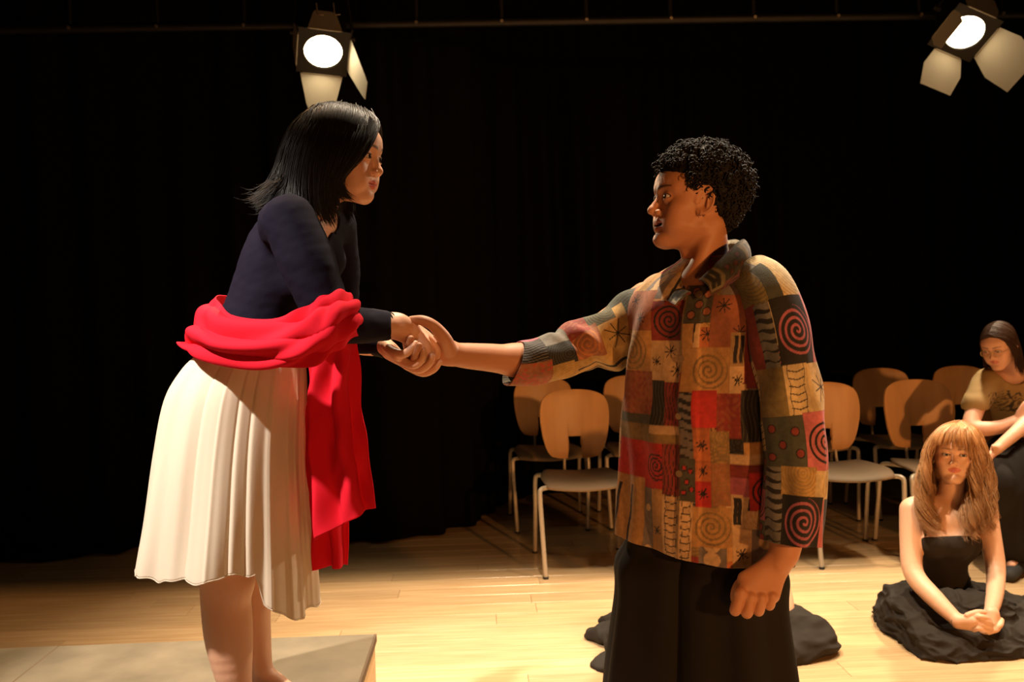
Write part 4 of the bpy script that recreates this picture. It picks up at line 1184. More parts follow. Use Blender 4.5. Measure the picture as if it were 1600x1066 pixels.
# ---- patchwork print: colours laid out in cloth coordinates (metres along the cloth)
OCH = (.40, .25, .085); CRM = (.52, .40, .21); RED = (.42, .025, .022); DRD = (.20, .03, .022); BRN = (.26, .10, .045); GRN = (.06, .065, .045)
BLK = (.012, .010, .010); GRY = (.16, .15, .13); MAU = (.36, .10, .14); OLV = (.20, .15, .055); ORG = (.42, .15, .05); PNK = (.50, .14, .16); BLU = (.05, .07, .12)
def motif(kind, x, y, w, h, mc, C, rs):
    """x,y in metres from patch centre; paints on C in place"""
    r = np.hypot(x, y); a = np.arctan2(y, x); R = min(w, h) * .5
    k = None
    def edge(v, t, s=.0006): return np.clip((t - v) / s + .5, 0, 1)
    if kind in ('spiral', 'faint'):
        pitch = R * .27; d = np.abs(((r / pitch - a / (2 * math.pi)) % 1) - .5) * pitch
        k = edge(d, pitch * (.20 if kind == 'spiral' else .16)) * edge(r, R * .96)
    elif kind == 'arcs':
        pitch = .0075; d = np.abs((np.hypot(x - w * .1, y - h * .3) / pitch % 1) - .5) * pitch; k = edge(d, .0010) * .6
    elif kind == 'star':
        rr = R * .75; k = np.zeros_like(x)
        for i in range(4):
            t = i * math.pi / 4 + .25; d = np.abs(x * math.sin(t) - y * math.cos(t)); k = np.maximum(k, edge(d, .0013) * edge(r, rr * (.8 + .25 * (i % 2))))
    elif kind == 'stars':
        k = np.zeros_like(x)
        for sx, sy in ((-.2, .25), (.22, -.2)):
            X, Y = x - sx * w, y - sy * h; r2 = np.hypot(X, Y)
            for i in range(4):
                t = i * math.pi / 4 + .2; k = np.maximum(k, edge(np.abs(X * math.sin(t) - Y * math.cos(t)), .0012) * edge(r2, .017))
    elif kind == 'bars':
        k = np.zeros_like(x)
        for sx in (-.17, .17):
            X = (x - sx * w - .0015 * np.sin(y * 90)); k = np.maximum(k, edge(np.abs(X), .0042) * edge(np.abs(y), h * .40))
    elif kind == 'stripes':
        d = np.abs(((y + .003 * np.sin(x * 120)) / .021 % 1) - .5) * .021; k = edge(d, .0034 + .0022 * np.sin(x * 70 + y * 40))
    elif kind == 'vlines':
        d = np.abs(((x + .004 * np.sin(y * 60)) / .009 % 1) - .5) * .009; k = edge(d, .0009)
    elif kind == 'rings':
        k = np.zeros_like(x); q = np.zeros_like(x)
        for sx, sy in ((-.24, .27), (.2, .2), (-.05, -.05), (-.26, -.3), (.26, -.22)):
            r2 = np.hypot(x - sx * w, y - sy * h); rq = min(.0095, min(w, h) * .17); q = np.maximum(q, edge(r2, rq)); k = np.maximum(k, edge(np.abs(r2 - rq), .0013))
        C[:] = C * (1 - q[:, None]) + np.array(mc[1]) * q[:, None]; mc = mc[0]
    elif kind == 'branch':
        d = np.abs(((y - .25 * np.abs(x)) / .016 % 1) - .5) * .016; k = np.maximum(edge(d, .0013) * (np.abs(x) < w * .36), edge(np.abs(np.abs(x) - w * .33 + .002 * np.sin(y * 120)), .001) * .8)
    elif kind == 'blots':
        n = np.sin(x * 210 + 2 * np.sin(y * 150)) * np.sin(y * 190 + 2 * np.sin(x * 130)); k = np.clip(n * 3 - .6, 0, .55)
    elif kind == 'dots':
        k = np.zeros_like(x)
        for sy in (-.25, .25): k = np.maximum(k, edge(np.hypot(x, y - sy * h), min(w, h) * .30))
    if k is not None: C[:] = C * (1 - k[:, None]) + np.array(mc) * k[:, None]
RND = [(OCH, 'spiral', OLV), (OCH, 'star', BLK), (CRM, 'bars', BLK), (RED, 'spiral', BLK), (BLK, 'spiral', MAU), (BRN, 'blots', DRD), (GRN, 'rings', (BLK, DRD)), (DRD, None, None),
       (CRM, 'branch', BLK), (OLV, 'arcs', OCH), (GRY, 'stripes', BLK), (ORG, 'stars', BLK), (BLK, 'vlines', OLV), (MAU, 'spiral', BLK), (OCH, 'arcs', OLV), (RED, None, None), (CRM, 'star', BLU), (GRY, 'dots', CRM)]
def print_cloth(U, Vv, patches, seed, cell=(.062, .072), xr=None):
    """U,Vv: cloth coordinates (flat arrays, metres). patches: (u0,u1,v0,v1,colour,kind,motif colour) over a random ground of patches"""
    rs = np.random.RandomState(seed); n = len(U); C = np.zeros((n, 3))
    # ground: columns of uneven patches
    u0, u1, v0, v1 = U.min(), U.max(), Vv.min(), Vv.max(); lst = []
    u = u0
    while u < u1:
        w = cell[0] * rs.uniform(.6, 1.25); v = v0 - rs.uniform(0, .05)
        while v < v1:
            h = cell[1] * rs.uniform(.5, 1.35); c, k, mc = RND[rs.randint(len(RND))]; lst.append((u, u + w, v, v + h, c, k, mc)); v += h
        u += w
    for (a, b_, c, d, col, k, mc) in lst + list(patches):
        m = (U >= a) & (U < b_) & (Vv >= c) & (Vv < d)
        if not m.any(): continue
        x = U[m] - (a + b_) / 2; y = Vv[m] - (c + d) / 2
        cc = np.tile(np.array(col, float), (m.sum(), 1)) * (1 + .14 * np.sin(x * 60 + y * 31 + a * 99))[:, None]
        motif(k, x, y, b_ - a, d - c, mc, cc, rs) if k else None
        e = np.minimum(np.minimum(U[m] - a, b_ - U[m]), np.minimum(Vv[m] - c, d - Vv[m])); cc *= (1 - .25 * np.clip(1 - e / .0012, 0, 1))[:, None]
        C[m] = cc
    return C

# torso: ellipse cross-sections turned with the shoulders.  rows: (pixel y, centre px, half shoulder a, half depth b)
JR = [(850, 1103, .212, .156), (800, 1103, .207, .151), (740, 1102, .200, .146), (660, 1101, .196, .144), (590, 1102, .193, .143), (530, 1104, .192, .142),
      (490, 1105, .194, .138), (462, 1107, .190, .124), (442, 1109, .168, .106), (424, 1111, .128, .088), (410, 1112, .088, .074), (402, 1112, .070, .066)]
def build_jacket():
    nu, nv = 680, 330
    R = crom(JR, nv); th = np.linspace(-math.pi, math.pi, nu, endpoint=False)          # 0 = straight ahead of him, + towards his left
    e = 2.35
    ct, st = np.cos(th), np.sin(th); cc = np.sign(ct) * np.abs(ct)**(2 / e); ss = np.sign(st) * np.abs(st)**(2 / e)
    hemdrop = None
    V = np.zeros((nv, nu, 3))
    for j in range(nv):
        y_, cx_, a, b_ = R[j]
        c = at(cx_, y_, DM)
        V[j] = c + FW * b_ * cc[:, None] + SH * a * ss[:, None]
        low = max(0, 1 - j / (nv * .25))
        # the hem dips towards his left and lifts at the far front
        V[j, :, 2] += low * (.022 * np.clip(-ss, -1, 1) + .012 * cc * 0) + low * .004
        # shoulder seams slope down towards the sleeves
    N = grid_normals(V, True); 
    if (N[100] * (V[100] - V[100].mean(0))).sum() < 0: N = -N
    T = th[None, :]; Z = V[..., 2]
    zz = (Z - Z.min()) / (Z.max() - Z.min())
    foldh = .007 * np.sin(T * 6 + 2.5 * np.sin(zz * 5)) * (1 - zz)**.6 + .004 * np.sin(T * 13 + zz * 7 + 2) * (1 - zz) + .005 * np.sin(zz * 26 + T * 5 + 1.5 * np.sin(T * 3)) * np.exp(-((zz - .55) / .25)**2) * (.5 + .5 * np.sin(T * 2 + 1))
    foldh = foldh + .004 * np.sin((T * 9 - zz * 16)) * np.exp(-((zz - .75) / .12)**2)
    # placket: two overlapping edges down the front
    foldh = foldh + .0045 * (np.clip((T + .02) / .01, 0, 1) - np.clip((T - .16) / .03, 0, 1)) * (zz < .9)
    V = V + N * (foldh * 1.35)[..., None]
    # arc length coordinate per ring at chest level
    mid = V[int(nv * .45)]; s = np.concatenate([[0], np.cumsum(np.linalg.norm(np.diff(mid, axis=0), axis=1))]); s -= np.interp(0, th, s)
    Ucl = np.tile(s, (nv, 1)); Vcl = V[..., 2]
    # patch list written as picture positions of the cloth and converted to cloth coordinates once
    front = (th > -1.75) & (th < 2.0)
    px_of = lambda P: (W / 2 + F * ((P - np.array([0, 0, CAMZ])) @ CR) / ((P - np.array([0, 0, CAMZ])) @ CF))
    pxs = px_of(mid[front]); sf = s[front]; o = np.argsort(pxs)
    def u_(x): return float(np.interp(x, pxs[o], sf[o]))
    def v_(y_): return float(at(1100, y_, DM - .13)[2])
    spec = [(1066, 1112, 440, 505, GRN, 'rings', (BLK, BRN)), (1108, 1172, 455, 548, BRN, 'stars', BLK), (1112, 1205, 400, 462, OLV, 'arcs', GRN), (1120, 1160, 430, 462, GRY, None, None),
            (1066, 1082, 505, 612, OCH, None, None), (1078, 1141, 543, 614, OCH, 'spiral', OLV), (1141, 1168, 520, 572, (.33, .24, .11), 'bars', BLK), (1141, 1168, 572, 615, CRM, 'star', BLK), (1164, 1186, 490, 600, DRD, None, None),
            (1066, 1084, 612, 715, GRY, 'stripes', BLK), (1084, 1122, 610, 668, RED, None, None), (1122, 1160, 613, 680, DRD, 'blots', BRN), (1160, 1200, 610, 690, BLK, 'vlines', GRN),
            (1084, 1112, 668, 722, ORG, 'star', BLK), (1112, 1142, 672, 722, OLV, 'arcs', OCH), (1142, 1162, 683, 708, BLK, 'arcs', GRN), (1162, 1200, 688, 716, OCH, None, None), (1142, 1200, 708, 724, CRM, None, None),
            (1066, 1086, 715, 782, GRN, 'rings', (BLK, RED)), (1086, 1112, 720, 750, ORG, 'star', BLK), (1112, 1142, 722, 788, (.28, .13, .05), 'arcs', OLV), (1086, 1112, 750, 790, RED, 'star', BLK),
            (1142, 1200, 724, 742, DRD, None, None), (1142, 1168, 742, 772, MAU, None, None), (1168, 1215, 735, 792, RED, 'spiral', BLK),
            (1066, 1082, 782, 900, CRM, 'branch', BLK), (1082, 1142, 790, 850, OCH, 'spiral', OLV), (1142, 1160, 770, 822, CRM, 'bars', BLK), (1160, 1200, 792, 822, CRM, 'arcs', OCH), (1142, 1170, 822, 900, CRM, 'star', BLK), (1170, 1205, 820, 900, GRY, 'dots', CRM),
            (1018, 1064, 468, 532, DRD, 'spiral', BLK), (985, 1018, 515, 582, OCH, 'spiral', OLV), (985, 1018, 450, 515, BRN, 'stars', BLK), (1018, 1040, 532, 598, CRM, 'star', BLK), (1040, 1064, 532, 598, CRM, 'stars', BLK),
            (985, 1022, 582, 652, BRN, 'blots', DRD), (1022, 1045, 596, 668, BLK, 'vlines', GRN), (1045, 1064, 598, 668, DRD, 'vlines', BLK), (985, 1022, 652, 672, GRN, None, None), (985, 1064, 668, 694, OLV, None, None), (1022, 1064, 668, 680, CRM, None, None),
            (985, 1012, 694, 768, RED, None, None), (1012, 1056, 694, 768, RED, 'spiral', BLK), (975, 1008, 755, 900, OCH, 'bars', BLK), (1008, 1026, 768, 900, GRY, 'dots', CRM), (1026, 1046, 768, 900, OCH, 'star', BLK), (1046, 1066, 694, 775, DRD, 'vlines', BLK), (1046, 1066, 775, 900, CRM, 'branch', BLK)]
    P = []
    for a, b_, y0, y1, col, k, mc in spec: P.append((u_(a), u_(b_), v_(y1), v_(y0), col, k, mc))
    # neighbouring edges run together in cloth space so that no random ground shows between
    C = print_cloth(Ucl.ravel(), Vcl.ravel(), P, 12)
    # dark line of the placket opening
    pl = np.clip(1 - np.abs(Ucl.ravel() - u_(1064)) / .0035, 0, 1)[:, None]; C = C * (1 - .9 * pl) * np.array([.98, .82, .80])
    me = mesh('jacket', V.reshape(-1, 3), grid_faces(nu, nv, True), col=C)
    jk = link('jacket', me, MT['patch'], man); jk['label'] = 'loose cotton jacket printed with a patchwork of spirals, stars, rings and bars'; solid(jk, .0022, -1)
    # buttons on the placket
    for y_ in (460,):
        jj = int(np.argmin(np.abs(V[:, nu // 2, 2] - v_(y_)))); ii = int(np.argmin(np.abs(th - .10))); p = V[jj, ii]; nn = N[jj, ii]
        b = MB(); b.tube([p + nn * .0005, p + nn * .003, p + nn * .004], [.0085, .0088, .006], 20); b.tube([p + nn * .0038, p + nn * .0045], [.0030, .0028], 12); b.build('button', MT['pearl'], jk, True)
    for y_ in (560, 650, 740):
        jj = int(np.argmin(np.abs(V[:, nu // 2, 2] - v_(y_)))); ii = int(np.argmin(np.abs(th - .0))); p = V[jj, ii]; nn = N[jj, ii]
        b = MB(); b.tube([p - nn * .001, p + nn * .0014], [.0075, .0075], 16); b.build('button', MT['pearl'], jk, True)
    # ---- sleeves: tubes along the arms
    def sleeve(path, nu, nv, fold, patches, seed, flip=1, label=None, cutdir=None):
        """path rows: (px,py,d,rx_m across picture, ry_m)"""
        c = np.array([list(at(p[0], p[1], p[2])) + [p[3], p[4]] for p in path]); c = crom(c, nv)
        cen = c[:, :3]; t = np.gradient(cen, axis=0); t /= np.linalg.norm(t, axis=1, keepdims=True)
        side = np.cross(t, [0, 1., 0]); side /= np.linalg.norm(side, axis=1, keepdims=True); dep = np.cross(side, t)
        th = np.linspace(-math.pi, math.pi, nu, endpoint=False)
        V = cen[:, None] + side[:, None] * (c[:, 3, None] * np.sin(th))[..., None] + dep[:, None] * (c[:, 4, None] * -np.cos(th))[..., None]
        V = V.reshape(nv, nu, 3)
        if cutdir is not None:    # slant the open end
            w = np.linspace(0, 1, nv)[:, None]**8; V = V + t[:, None] * (w * cutdir * np.sin(th))[..., None]
        N = V - cen[:, None]; N /= np.linalg.norm(N, axis=2, keepdims=True)
        L = np.concatenate([[0], np.cumsum(np.linalg.norm(np.diff(cen, axis=0), axis=1))])
        u = th[None, :] + 0 * L[:, None]; v = (L / L[-1])[:, None] + 0 * th[None, :]
        V = V + N * fold(u, v)[..., None]
        C = print_cloth((u * .075).ravel(), ((1 - v) * L[-1]).ravel() if flip else (v * L[-1]).ravel(), patches(L[-1]), seed)
        me = mesh('sleeve', V.reshape(-1, 3), grid_faces(nu, nv, True)[:, ::-1], col=C)
        o = link('sleeve', me, MT['patch'], jk); solid(o, .0022, 0); return V
    # near sleeve hanging: v from shoulder (y 440) to cuff (y 848)
    LN = lambda L: L / (850 - 432)
    def near_patches(L):
        k = LN(L)
        def row(x0, x1, y0, y1, *r):  # x picture -> angle on a tube of half width ~46 px about 1236 + lean
            cxp = np.interp((y0 + y1) / 2, [450, 560, 700, 850], [1206, 1226, 1243, 1237]); hw = np.interp((y0 + y1) / 2, [450, 560, 700, 850], [38, 46, 48, 44])
            a0 = math.asin(max(-1, min(1, (x0 - cxp) / hw))); a1 = math.asin(max(-1, min(1, (x1 - cxp) / hw)))
            return (a0 * .075, a1 * .075, (850 - y1) * k, (850 - y0) * k) + r
        return [row(1160, 1205, 432, 495, OLV, 'arcs', GRN), row(1190, 1225, 440, 470, GRY, None, None), row(1205, 1262, 432, 495, CRM, 'arcs', OLV), row(1195, 1215, 455, 495, GRN, None, None),
                row(1170, 1186, 492, 590, DRD, None, None), row(1184, 1203, 495, 590, GRY, 'stripes', BLK), row(1203, 1259, 493, 590, BLK, 'spiral', MAU), row(1258, 1285, 490, 592, PNK, 'vlines', BLU),
                row(1180, 1216, 588, 662, OLV, None, None), row(1214, 1250, 586, 664, CRM, 'branch', BLK), row(1250, 1295, 588, 660, CRM, 'star', BLK),
                row(1195, 1252, 660, 738, GRN, 'rings', (BLK, DRD)), row(1243, 1289, 658, 742, PNK, 'spiral', BLK), row(1289, 1300, 658, 742, MAU, None, None), row(1190, 1208, 738, 852, GRY, 'stripes', BLK),
                row(1206, 1254, 736, 780, OCH, 'arcs', OLV), row(1253, 1295, 740, 784, CRM, 'faint', OCH), row(1206, 1266, 778, 852, BLK, 'spiral', MAU), row(1265, 1280, 782, 852, PNK, None, None), row(1278, 1295, 782, 852, BLU, 'vlines', BLK)]
    def nf(u, v): return .004 * np.sin(u * 4 + v * 9) * v + .004 * np.sin(u * 7 - v * 5 + 1) * v + .004 * np.sin(v * 22 + u * 3) * np.exp(-((v - .4) / .2)**2)
    sleeve([(1176, 432, 2.00, .050, .060), (1196, 452, 1.965, .058, .070), (1211, 495, 1.945, .062, .074), (1224, 560, 1.93, .064, .074), (1236, 640, 1.92, .065, .074), (1243, 710, 1.91, .066, .073), (1241, 780, 1.90, .063, .072), (1237, 848, 1.89, .058, .070)],
           330, 400, nf, near_patches, 31)
    # far sleeve, stretched out with a deep crease at the elbow
    def far_patches(L):
        q = lambda t0, t1: ((1 - t1) * L, (1 - t0) * L)
        A = lambda a, b_: (a * .075, b_ * .075)
        return [A(-3.2, 3.2) + q(0, .18) + (BRN, 'stars', BLK), A(-1.6, 0) + q(.1, .3) + (GRN, 'vlines', BLK), A(-1, .8) + q(.22, .45) + (OCH, 'star', BLK), A(-2, -.6) + q(.3, .5) + (GRN, 'arcs', OLV), A(-.8, .6) + q(.45, .68) + (BRN, 'faint', ORG), A(.4, 1.9) + q(.3, .7) + (OCH, 'bars', BLK),
                A(-1.9, -.5) + q(.5, .68) + (DRD, 'blots', BRN), A(-.6, .4) + q(.66, .84) + (BLK, 'arcs', GRN), A(-1.9, -.6) + q(.66, .86) + (GRY, None, None), A(.3, 1.9) + q(.68, .84) + (OCH, 'arcs', OLV), A(-1.3, 0) + q(.84, 1.01) + (BLK, 'vlines', GRY), A(0, 1.9) + q(.82, 1.01) + (BRN, 'blots', RED), A(-2.1, -1.3) + q(.84, 1.01) + (MAU, None, None)]
    def ff(u, v):
        c1 = .016 * np.exp(-((v - .50 + .10 * np.sin(u)) / .05)**2) * (np.cos(u - .4) * .5 + .6)
        return (.0022 * np.sin(v * 24 + u * 2.5) + .004 * np.sin(v * 13 - u * 3 + 1)) * (1 - v**3) + c1 * .9 + .004 * v**4 - .007 * np.exp(-((v - .60 + .10 * np.sin(u)) / .035)**2) + .0015 * np.sin(u * 6 + v * 20)
    sleeve([(1040, 485, 2.18, .078, .07), (1008, 500, 2.22, .082, .076), (960, 524, 2.235, .074, .072), (915, 540, 2.235, .064, .064), (870, 556, 2.215, .058, .058), (835, 565, 2.195, .053, .058), (802, 568, 2.18, .049, .057)],
           240, 330, ff, far_patches, 57, cutdir=.022)
    # ---- collar
    def collar(rows, name='collar'):
        G = np.array([[at(*p) for p in r] for r in rows]); G = crom(G, 60); G = np.swapaxes(crom(np.swapaxes(G, 0, 1), 40), 0, 1)
        uu = np.linspace(0, .16, 60)[:, None] + np.zeros((60, 40)); vv = np.zeros((60, 40)) + np.linspace(0, .07, 40)[None]
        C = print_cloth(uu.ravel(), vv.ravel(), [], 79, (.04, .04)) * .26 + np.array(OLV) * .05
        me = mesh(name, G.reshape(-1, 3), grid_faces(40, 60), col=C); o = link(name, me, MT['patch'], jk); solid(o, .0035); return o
    # near side: stands up round the nape, folds over, comes to a point at the front
    collar([[(1156, 384, 2.20), (1162, 379, 2.18), (1166, 390, 2.17), (1168, 406, 2.15)],
            [(1154, 380, 2.11), (1162, 375, 2.08), (1171, 388, 2.05), (1174, 410, 2.03)],
            [(1142, 392, 2.03), (1150, 384, 2.00), (1166, 398, 1.97), (1165, 425, 1.965)],
            [(1116, 418, 2.00), (1122, 412, 1.975), (1140, 425, 1.955), (1136, 448, 1.95)],
            [(1092, 440, 2.00), (1094, 438, 1.985), (1106, 446, 1.96), (1112, 462, 1.95)]])
    collar([[(1156, 384, 2.20), (1160, 379, 2.22), (1162, 390, 2.24), (1164, 408, 2.26)],
            [(1140, 382, 2.26), (1142, 376, 2.29), (1142, 392, 2.32), (1140, 410, 2.34)],
            [(1090, 398, 2.24), (1086, 390, 2.26), (1076, 402, 2.28), (1068, 420, 2.30)],
            [(1066, 424, 2.19), (1060, 419, 2.19), (1047, 428, 2.18), (1036, 448, 2.16)],
            [(1070, 446, 2.09), (1064, 444, 2.08), (1053, 452, 2.06), (1042, 468, 2.05)],
            [(1080, 458, 2.00), (1074, 460, 1.99), (1064, 468, 1.98), (1056, 478, 1.98)]])
    # ---- trousers, very wide legs hanging like a skirt
def build_trousers():
    tr = None
    for sg, name in ((-1, 'trouser_leg'), (1, 'trouser_leg')):
        nu, nv = 220, 160
        rows = [(800, 0.060, .112, .118), (850, .064, .118, .124), (885, .070, .138, .142), (940, .072, .135, .145), (1060, .084, .148, .155), (1180, .09, .155, .16), (1300, .095, .16, .165)]
        R = crom(rows, nv); th = np.linspace(0, 2 * math.pi, nu, endpoint=False); V = np.zeros((nv, nu, 3))
        for j in range(nv):
            y_, off, a, b_ = R[j]; t = j / nv
            c = at(1093, y_, DM) + SH * off * sg
            amp = .02 + .13 * t
            rr = 1 + amp * (.6 * np.sin(th * 7 + sg + .5 * np.sin(t * 3)) + .4 * np.abs(np.sin(th * 4.5 + 1)) - .2) * .95
            V[j] = c + SH * (a * np.cos(th) * rr)[:, None] + FW * (b_ * np.sin(th) * rr)[:, None]
        V[..., 2] = np.maximum(V[..., 2], .02)
        me = mesh(name, V.reshape(-1, 3), grid_faces(nu, nv, True))
        if tr is None:
            tr = link('trousers', me, MT['black_cloth'], man); tr['label'] = 'very wide black trousers hanging in long folds'; solid(tr, .002, 0); me.name = 'trousers'
        else: solid(link(name, me, MT['black_cloth'], tr), .002, 0)
build_jacket(); build_trousers()

def build_man_hair():
    r = np.random.RandomState(8); h = MH
    Fd = body_field([h.w((-.15, -.13, -.12)), h.w((.13, .13, .17)), h.w((-.15, .13, .17)), h.w((.13, -.13, -.12))], .02, .003, [])
    Fd.ell(h.w((-.022, 0, .052)), np.array([.106, .085, .084]) * h.s, h.R, .01)
    Fd.ell(h.w((-.062, 0, .0)), np.array([.056, .068, .068]) * h.s, h.R, .03)
    # cut out face and sides
    Fd.ell(h.w((.094, 0, -.014)), np.array([.066, .11, .073]) * h.s, h.R, .008, op='cut')
    Fd.ell(h.w((.03, 0, -.06)), np.array([.055, .12, .060]) * h.s, h.R, .008, op='cut')
    for sg in (1, -1): Fd.ell(h.w((.002, sg * .085, -.018)), np.array([.025, .03, .032]) * h.s, h.R, .006, op='cut')
    V, Fq = Fd.extract(); V = relax(V, Fq, 1)
    V = V + normals(V, Fq) * (.002 * wob(V, 500, 4))[:, None]
    parts = [(V, Fq)]
    L = h.loc(V); n = normals(V, Fq)
    # curls: coils rooted over the outer surface
    ok = np.nonzero((L[:, 2] > -.075) & ((L[:, 0] < .045) | (L[:, 2] > .075)) & ((n @ (V.mean(0) - h.o) > -9)))[0]
    out = ((V - h.w((-.02, 0, .01))) * n).sum(1) > .02; ok = ok[out[ok]]
    K = 22
    def coils(cnt, len_, rad, thick, seed):
        r = np.random.RandomState(seed); idx = r.choice(ok, cnt); P = np.zeros((cnt, K, 3)); R = np.zeros((cnt, K))
        for q, i in enumerate(idx):
            nn = n[i] + r.normal(size=3) * .35; z = L[i, 2]
            side = np.clip((.035 - z) / .07, 0, 1)                       # shorter, tighter at nape and temples
            nn = nn + np.array([0, 0, -.35]) * (1 - side); nn /= np.linalg.norm(nn)
            a = np.cross(nn, r.normal(size=3)); a /= np.linalg.norm(a); b_ = np.cross(nn, a)
            ln = len_ * (1 - .62 * side) * r.uniform(.6, 1.25) * (1.0 if L[i, 2] > .04 else .85); t = np.linspace(0, 1, K); ph = r.uniform(0, 6.28); turns = r.uniform(1.6, 3.0)
            rd = rad * (.6 + .5 * np.sin(t * 2.6)) * r.uniform(.7, 1.3); bend = a * (ln * .35 * r.uniform(-1, 1)) + np.array([0, 0, -.3 * ln])
            P[q] = V[i] - nn * .006 + nn * (ln * t)[:, None] + bend * (t**2)[:, None] + a * (rd * np.cos(ph + turns * 6.28 * t))[:, None] + b_ * (rd * np.sin(ph + turns * 6.28 * t))[:, None]
            R[q] = thick * (1 - .55 * t**3)
        return strands(P, R, 5)
    parts.append(coils(850, .024, .0052, .0027, 1)); parts.append(coils(420, .030, .0056, .0021, 2))
    # sideburn and short sides
    ok2 = []
    V2, F2 = join(parts)
    o = link('hair', mesh('hair', V2, F2), MT['curly_hair'], man); o['label'] = 'short tightly coiled black hair'
    P = []
    for sg in (-1, 1):
        for q in range(420):
            t = r.uniform(0, 1); x = np.interp(t, [0, 1], [.022, .006]) + r.normal() * .0045; z = np.interp(t, [0, 1], [.035, -.030]) + r.normal() * .004
            y_ = sg * (np.interp(z, [-.04, 0, .03], [.0625, .0685, .0735]))
            p = np.array([x, y_, z]); P.append([p, p + np.array([-.001, sg * .0015, -.003]), p + np.array([-.002 + r.normal() * .0006, sg * .0022, -.006])])
    P = np.array(P); Vs, Fs = strands(h.wn(P.reshape(-1, 3)).reshape(P.shape), np.full(P.shape[:2], .00055), 3)
    link('sideburn', mesh('sideburn', Vs, Fs), MT['curly_hair'], o)
build_man_hair()
# ---------------------------------------------------------------- the long-haired girl sitting on the floor
gp = at(1480, 1035, 3.45)
girl = empty('person', (gp[0], gp[1], 0), 'person with long wavy reddish-blond hair and black strap top, cross-legged on the floor', 'person')
def build_girl():
    D = 3.40
    GH = Head(at(1489, 711, 3.40), (-.40, -.90, .13), (0.03, 0, 1), .93, female=True, nose=.101, nose_r=.008, slit=.0040, lips=1.0)
    Fd = body_field([at(1385, 655, D), at(1650, 1060, 3.0), at(1500, 900, 2.9), at(1500, 900, 3.62)], .03, .006,
                    [(at(1440, 765, D) - np.array([0, .13, 0]), at(1530, 660, D) + np.array([0, .13, 0]), .0022), (at(1490, 990, 3.15) - np.array([0, .1, 0]), at(1570, 945, 3.15) + np.array([0, .1, 0]), .0025)])
    def torso(Fd, off=0.0):
        Fd.chain([J(1490, 985, 3.50, 52), J(1480, 935, 3.47, 40), J(1473, 890, 3.45, 34), J(1475, 850, 3.42, 36), J(1478, 815, 3.40, 34)], .04, off)
        Fd.cap(J(1448, 848, 3.40, 1)[0], J(1503, 848, 3.40, 1)[0], 27 * mpx(3.4), 27 * mpx(3.4), .03, off=off)
        Fd.ell(at(1460, 850, 3.33), np.array([.05, .045, .05]) + off, k=.03); Fd.ell(at(1496, 850, 3.33), np.array([.05, .045, .05]) + off, k=.03)
    torso(Fd)
    Fd.cap(J(1432, 795, 3.42, 1)[0], J(1534, 795, 3.44, 1)[0], 20 * mpx(3.4), 20 * mpx(3.4), .04)
    Fd.chain([J(1484, 800, 3.42, 24), J(1486, 770, 3.42, 19), J(1489, 735, 3.42, 19)], .02)
    GH.into(Fd)
    Fd.chain([J(1425, 797, 3.40, 19), J(1424, 850, 3.36, 17.5), J(1428, 897, 3.30, 15.5), J(1462, 937, 3.20, 14.5), J(1496, 970, 3.12, 10.5)], .015)
    Fd.chain([J(1542, 797, 3.42, 18), J(1550, 850, 3.38, 16.5), J(1556, 892, 3.33, 14.5), J(1554, 930, 3.23, 13), J(1548, 958, 3.14, 10)], .015)
    # hands: right one laid over the left
    for a, b_ in (((1496, 970, 3.12, 10), (1522, 970, 3.08, 9)), ((1498, 974, 3.12, 9), (1522, 978, 3.09, 9)), ((1548, 958, 3.13, 10), (1548, 974, 3.12, 11)), ((1552, 960, 3.13, 9), (1556, 974, 3.13, 9))):
        A, B = J(*a), J(*b_); Fd.cap(A[0], B[0], A[1], B[1], .010)
    for i, (y0, dx) in enumerate(((964, 0), (970, 3), (976, 2), (982, -2))):
        hand_chain(Fd, [(1522, y0 + 1, 3.08, 5), (1533 + dx, y0, 3.06, 4.6), (1543 + dx, y0 + 3, 3.065, 4.2), (1547 + dx, y0 + 7, 3.085, 3.6)], .003)
    hand_chain(Fd, [(1512, 962, 3.09, 5), (1526, 957, 3.08, 4.6), (1538, 957, 3.08, 4)], .003)
    for i, (x0, dy) in enumerate(((1564, -2), (1560, 3), (1553, 5), (1547, 5))):
        hand_chain(Fd, [(x0, 970, 3.12, 5), (x0 - 1, 979 + dy, 3.10, 4.4), (x0 - 7, 983 + dy, 3.10, 4), (x0 - 13, 982 + dy, 3.11, 3.4)], .003)
    # legs under the cloth, foot showing at the left
    Fd.chain([J(1450, 985, 3.48, 40), J(1425, 985, 3.32, 20), J(1445, 1005, 3.20, 14), J(1540, 1022, 3.16, 12)], .03)
    Fd.chain([J(1520, 985, 3.48, 40), J(1615, 985, 3.30, 20), J(1605, 1008, 3.22, 14), J(1470, 1018, 3.24, 12), J(1425, 1014, 3.24, 11), J(1412, 1018, 3.22, 9)], .03)
    for i in range(4):
        hand_chain(Fd, [(1416 + i * 2, 1012 + i * 2.5, 3.20, 5), (1410 + i * 2.5, 1017 + i * 3.0, 3.17, 4.4)], .002)
    base = np.array([.66, .385, .25])
    finish_body(Fd, 'body', MT['skin_f'], girl, lambda V: GH.paint(V, base, (.55, .13, .10), (.24, .12, .05), .4), 1)
    GH.eyes(girl, (1, .18, .12), (.05, .06, .06))
    # strap top
    Ft = body_field([at(1410, 790, 3.4), at(1560, 960, 3.4), at(1480, 900, 3.15), at(1480, 900, 3.62)], .03, .0055, [])
    torso(Ft, .006)
    Ft.half(at(1478, 838, 3.30), (0, .35, 1), .003); Ft.half(at(1478, 950, 3.4), (0, 0, -1), .003)
    Ft.ell(at(1478, 826, 3.26), (.075, .08, .042), k=.006, op='cut')
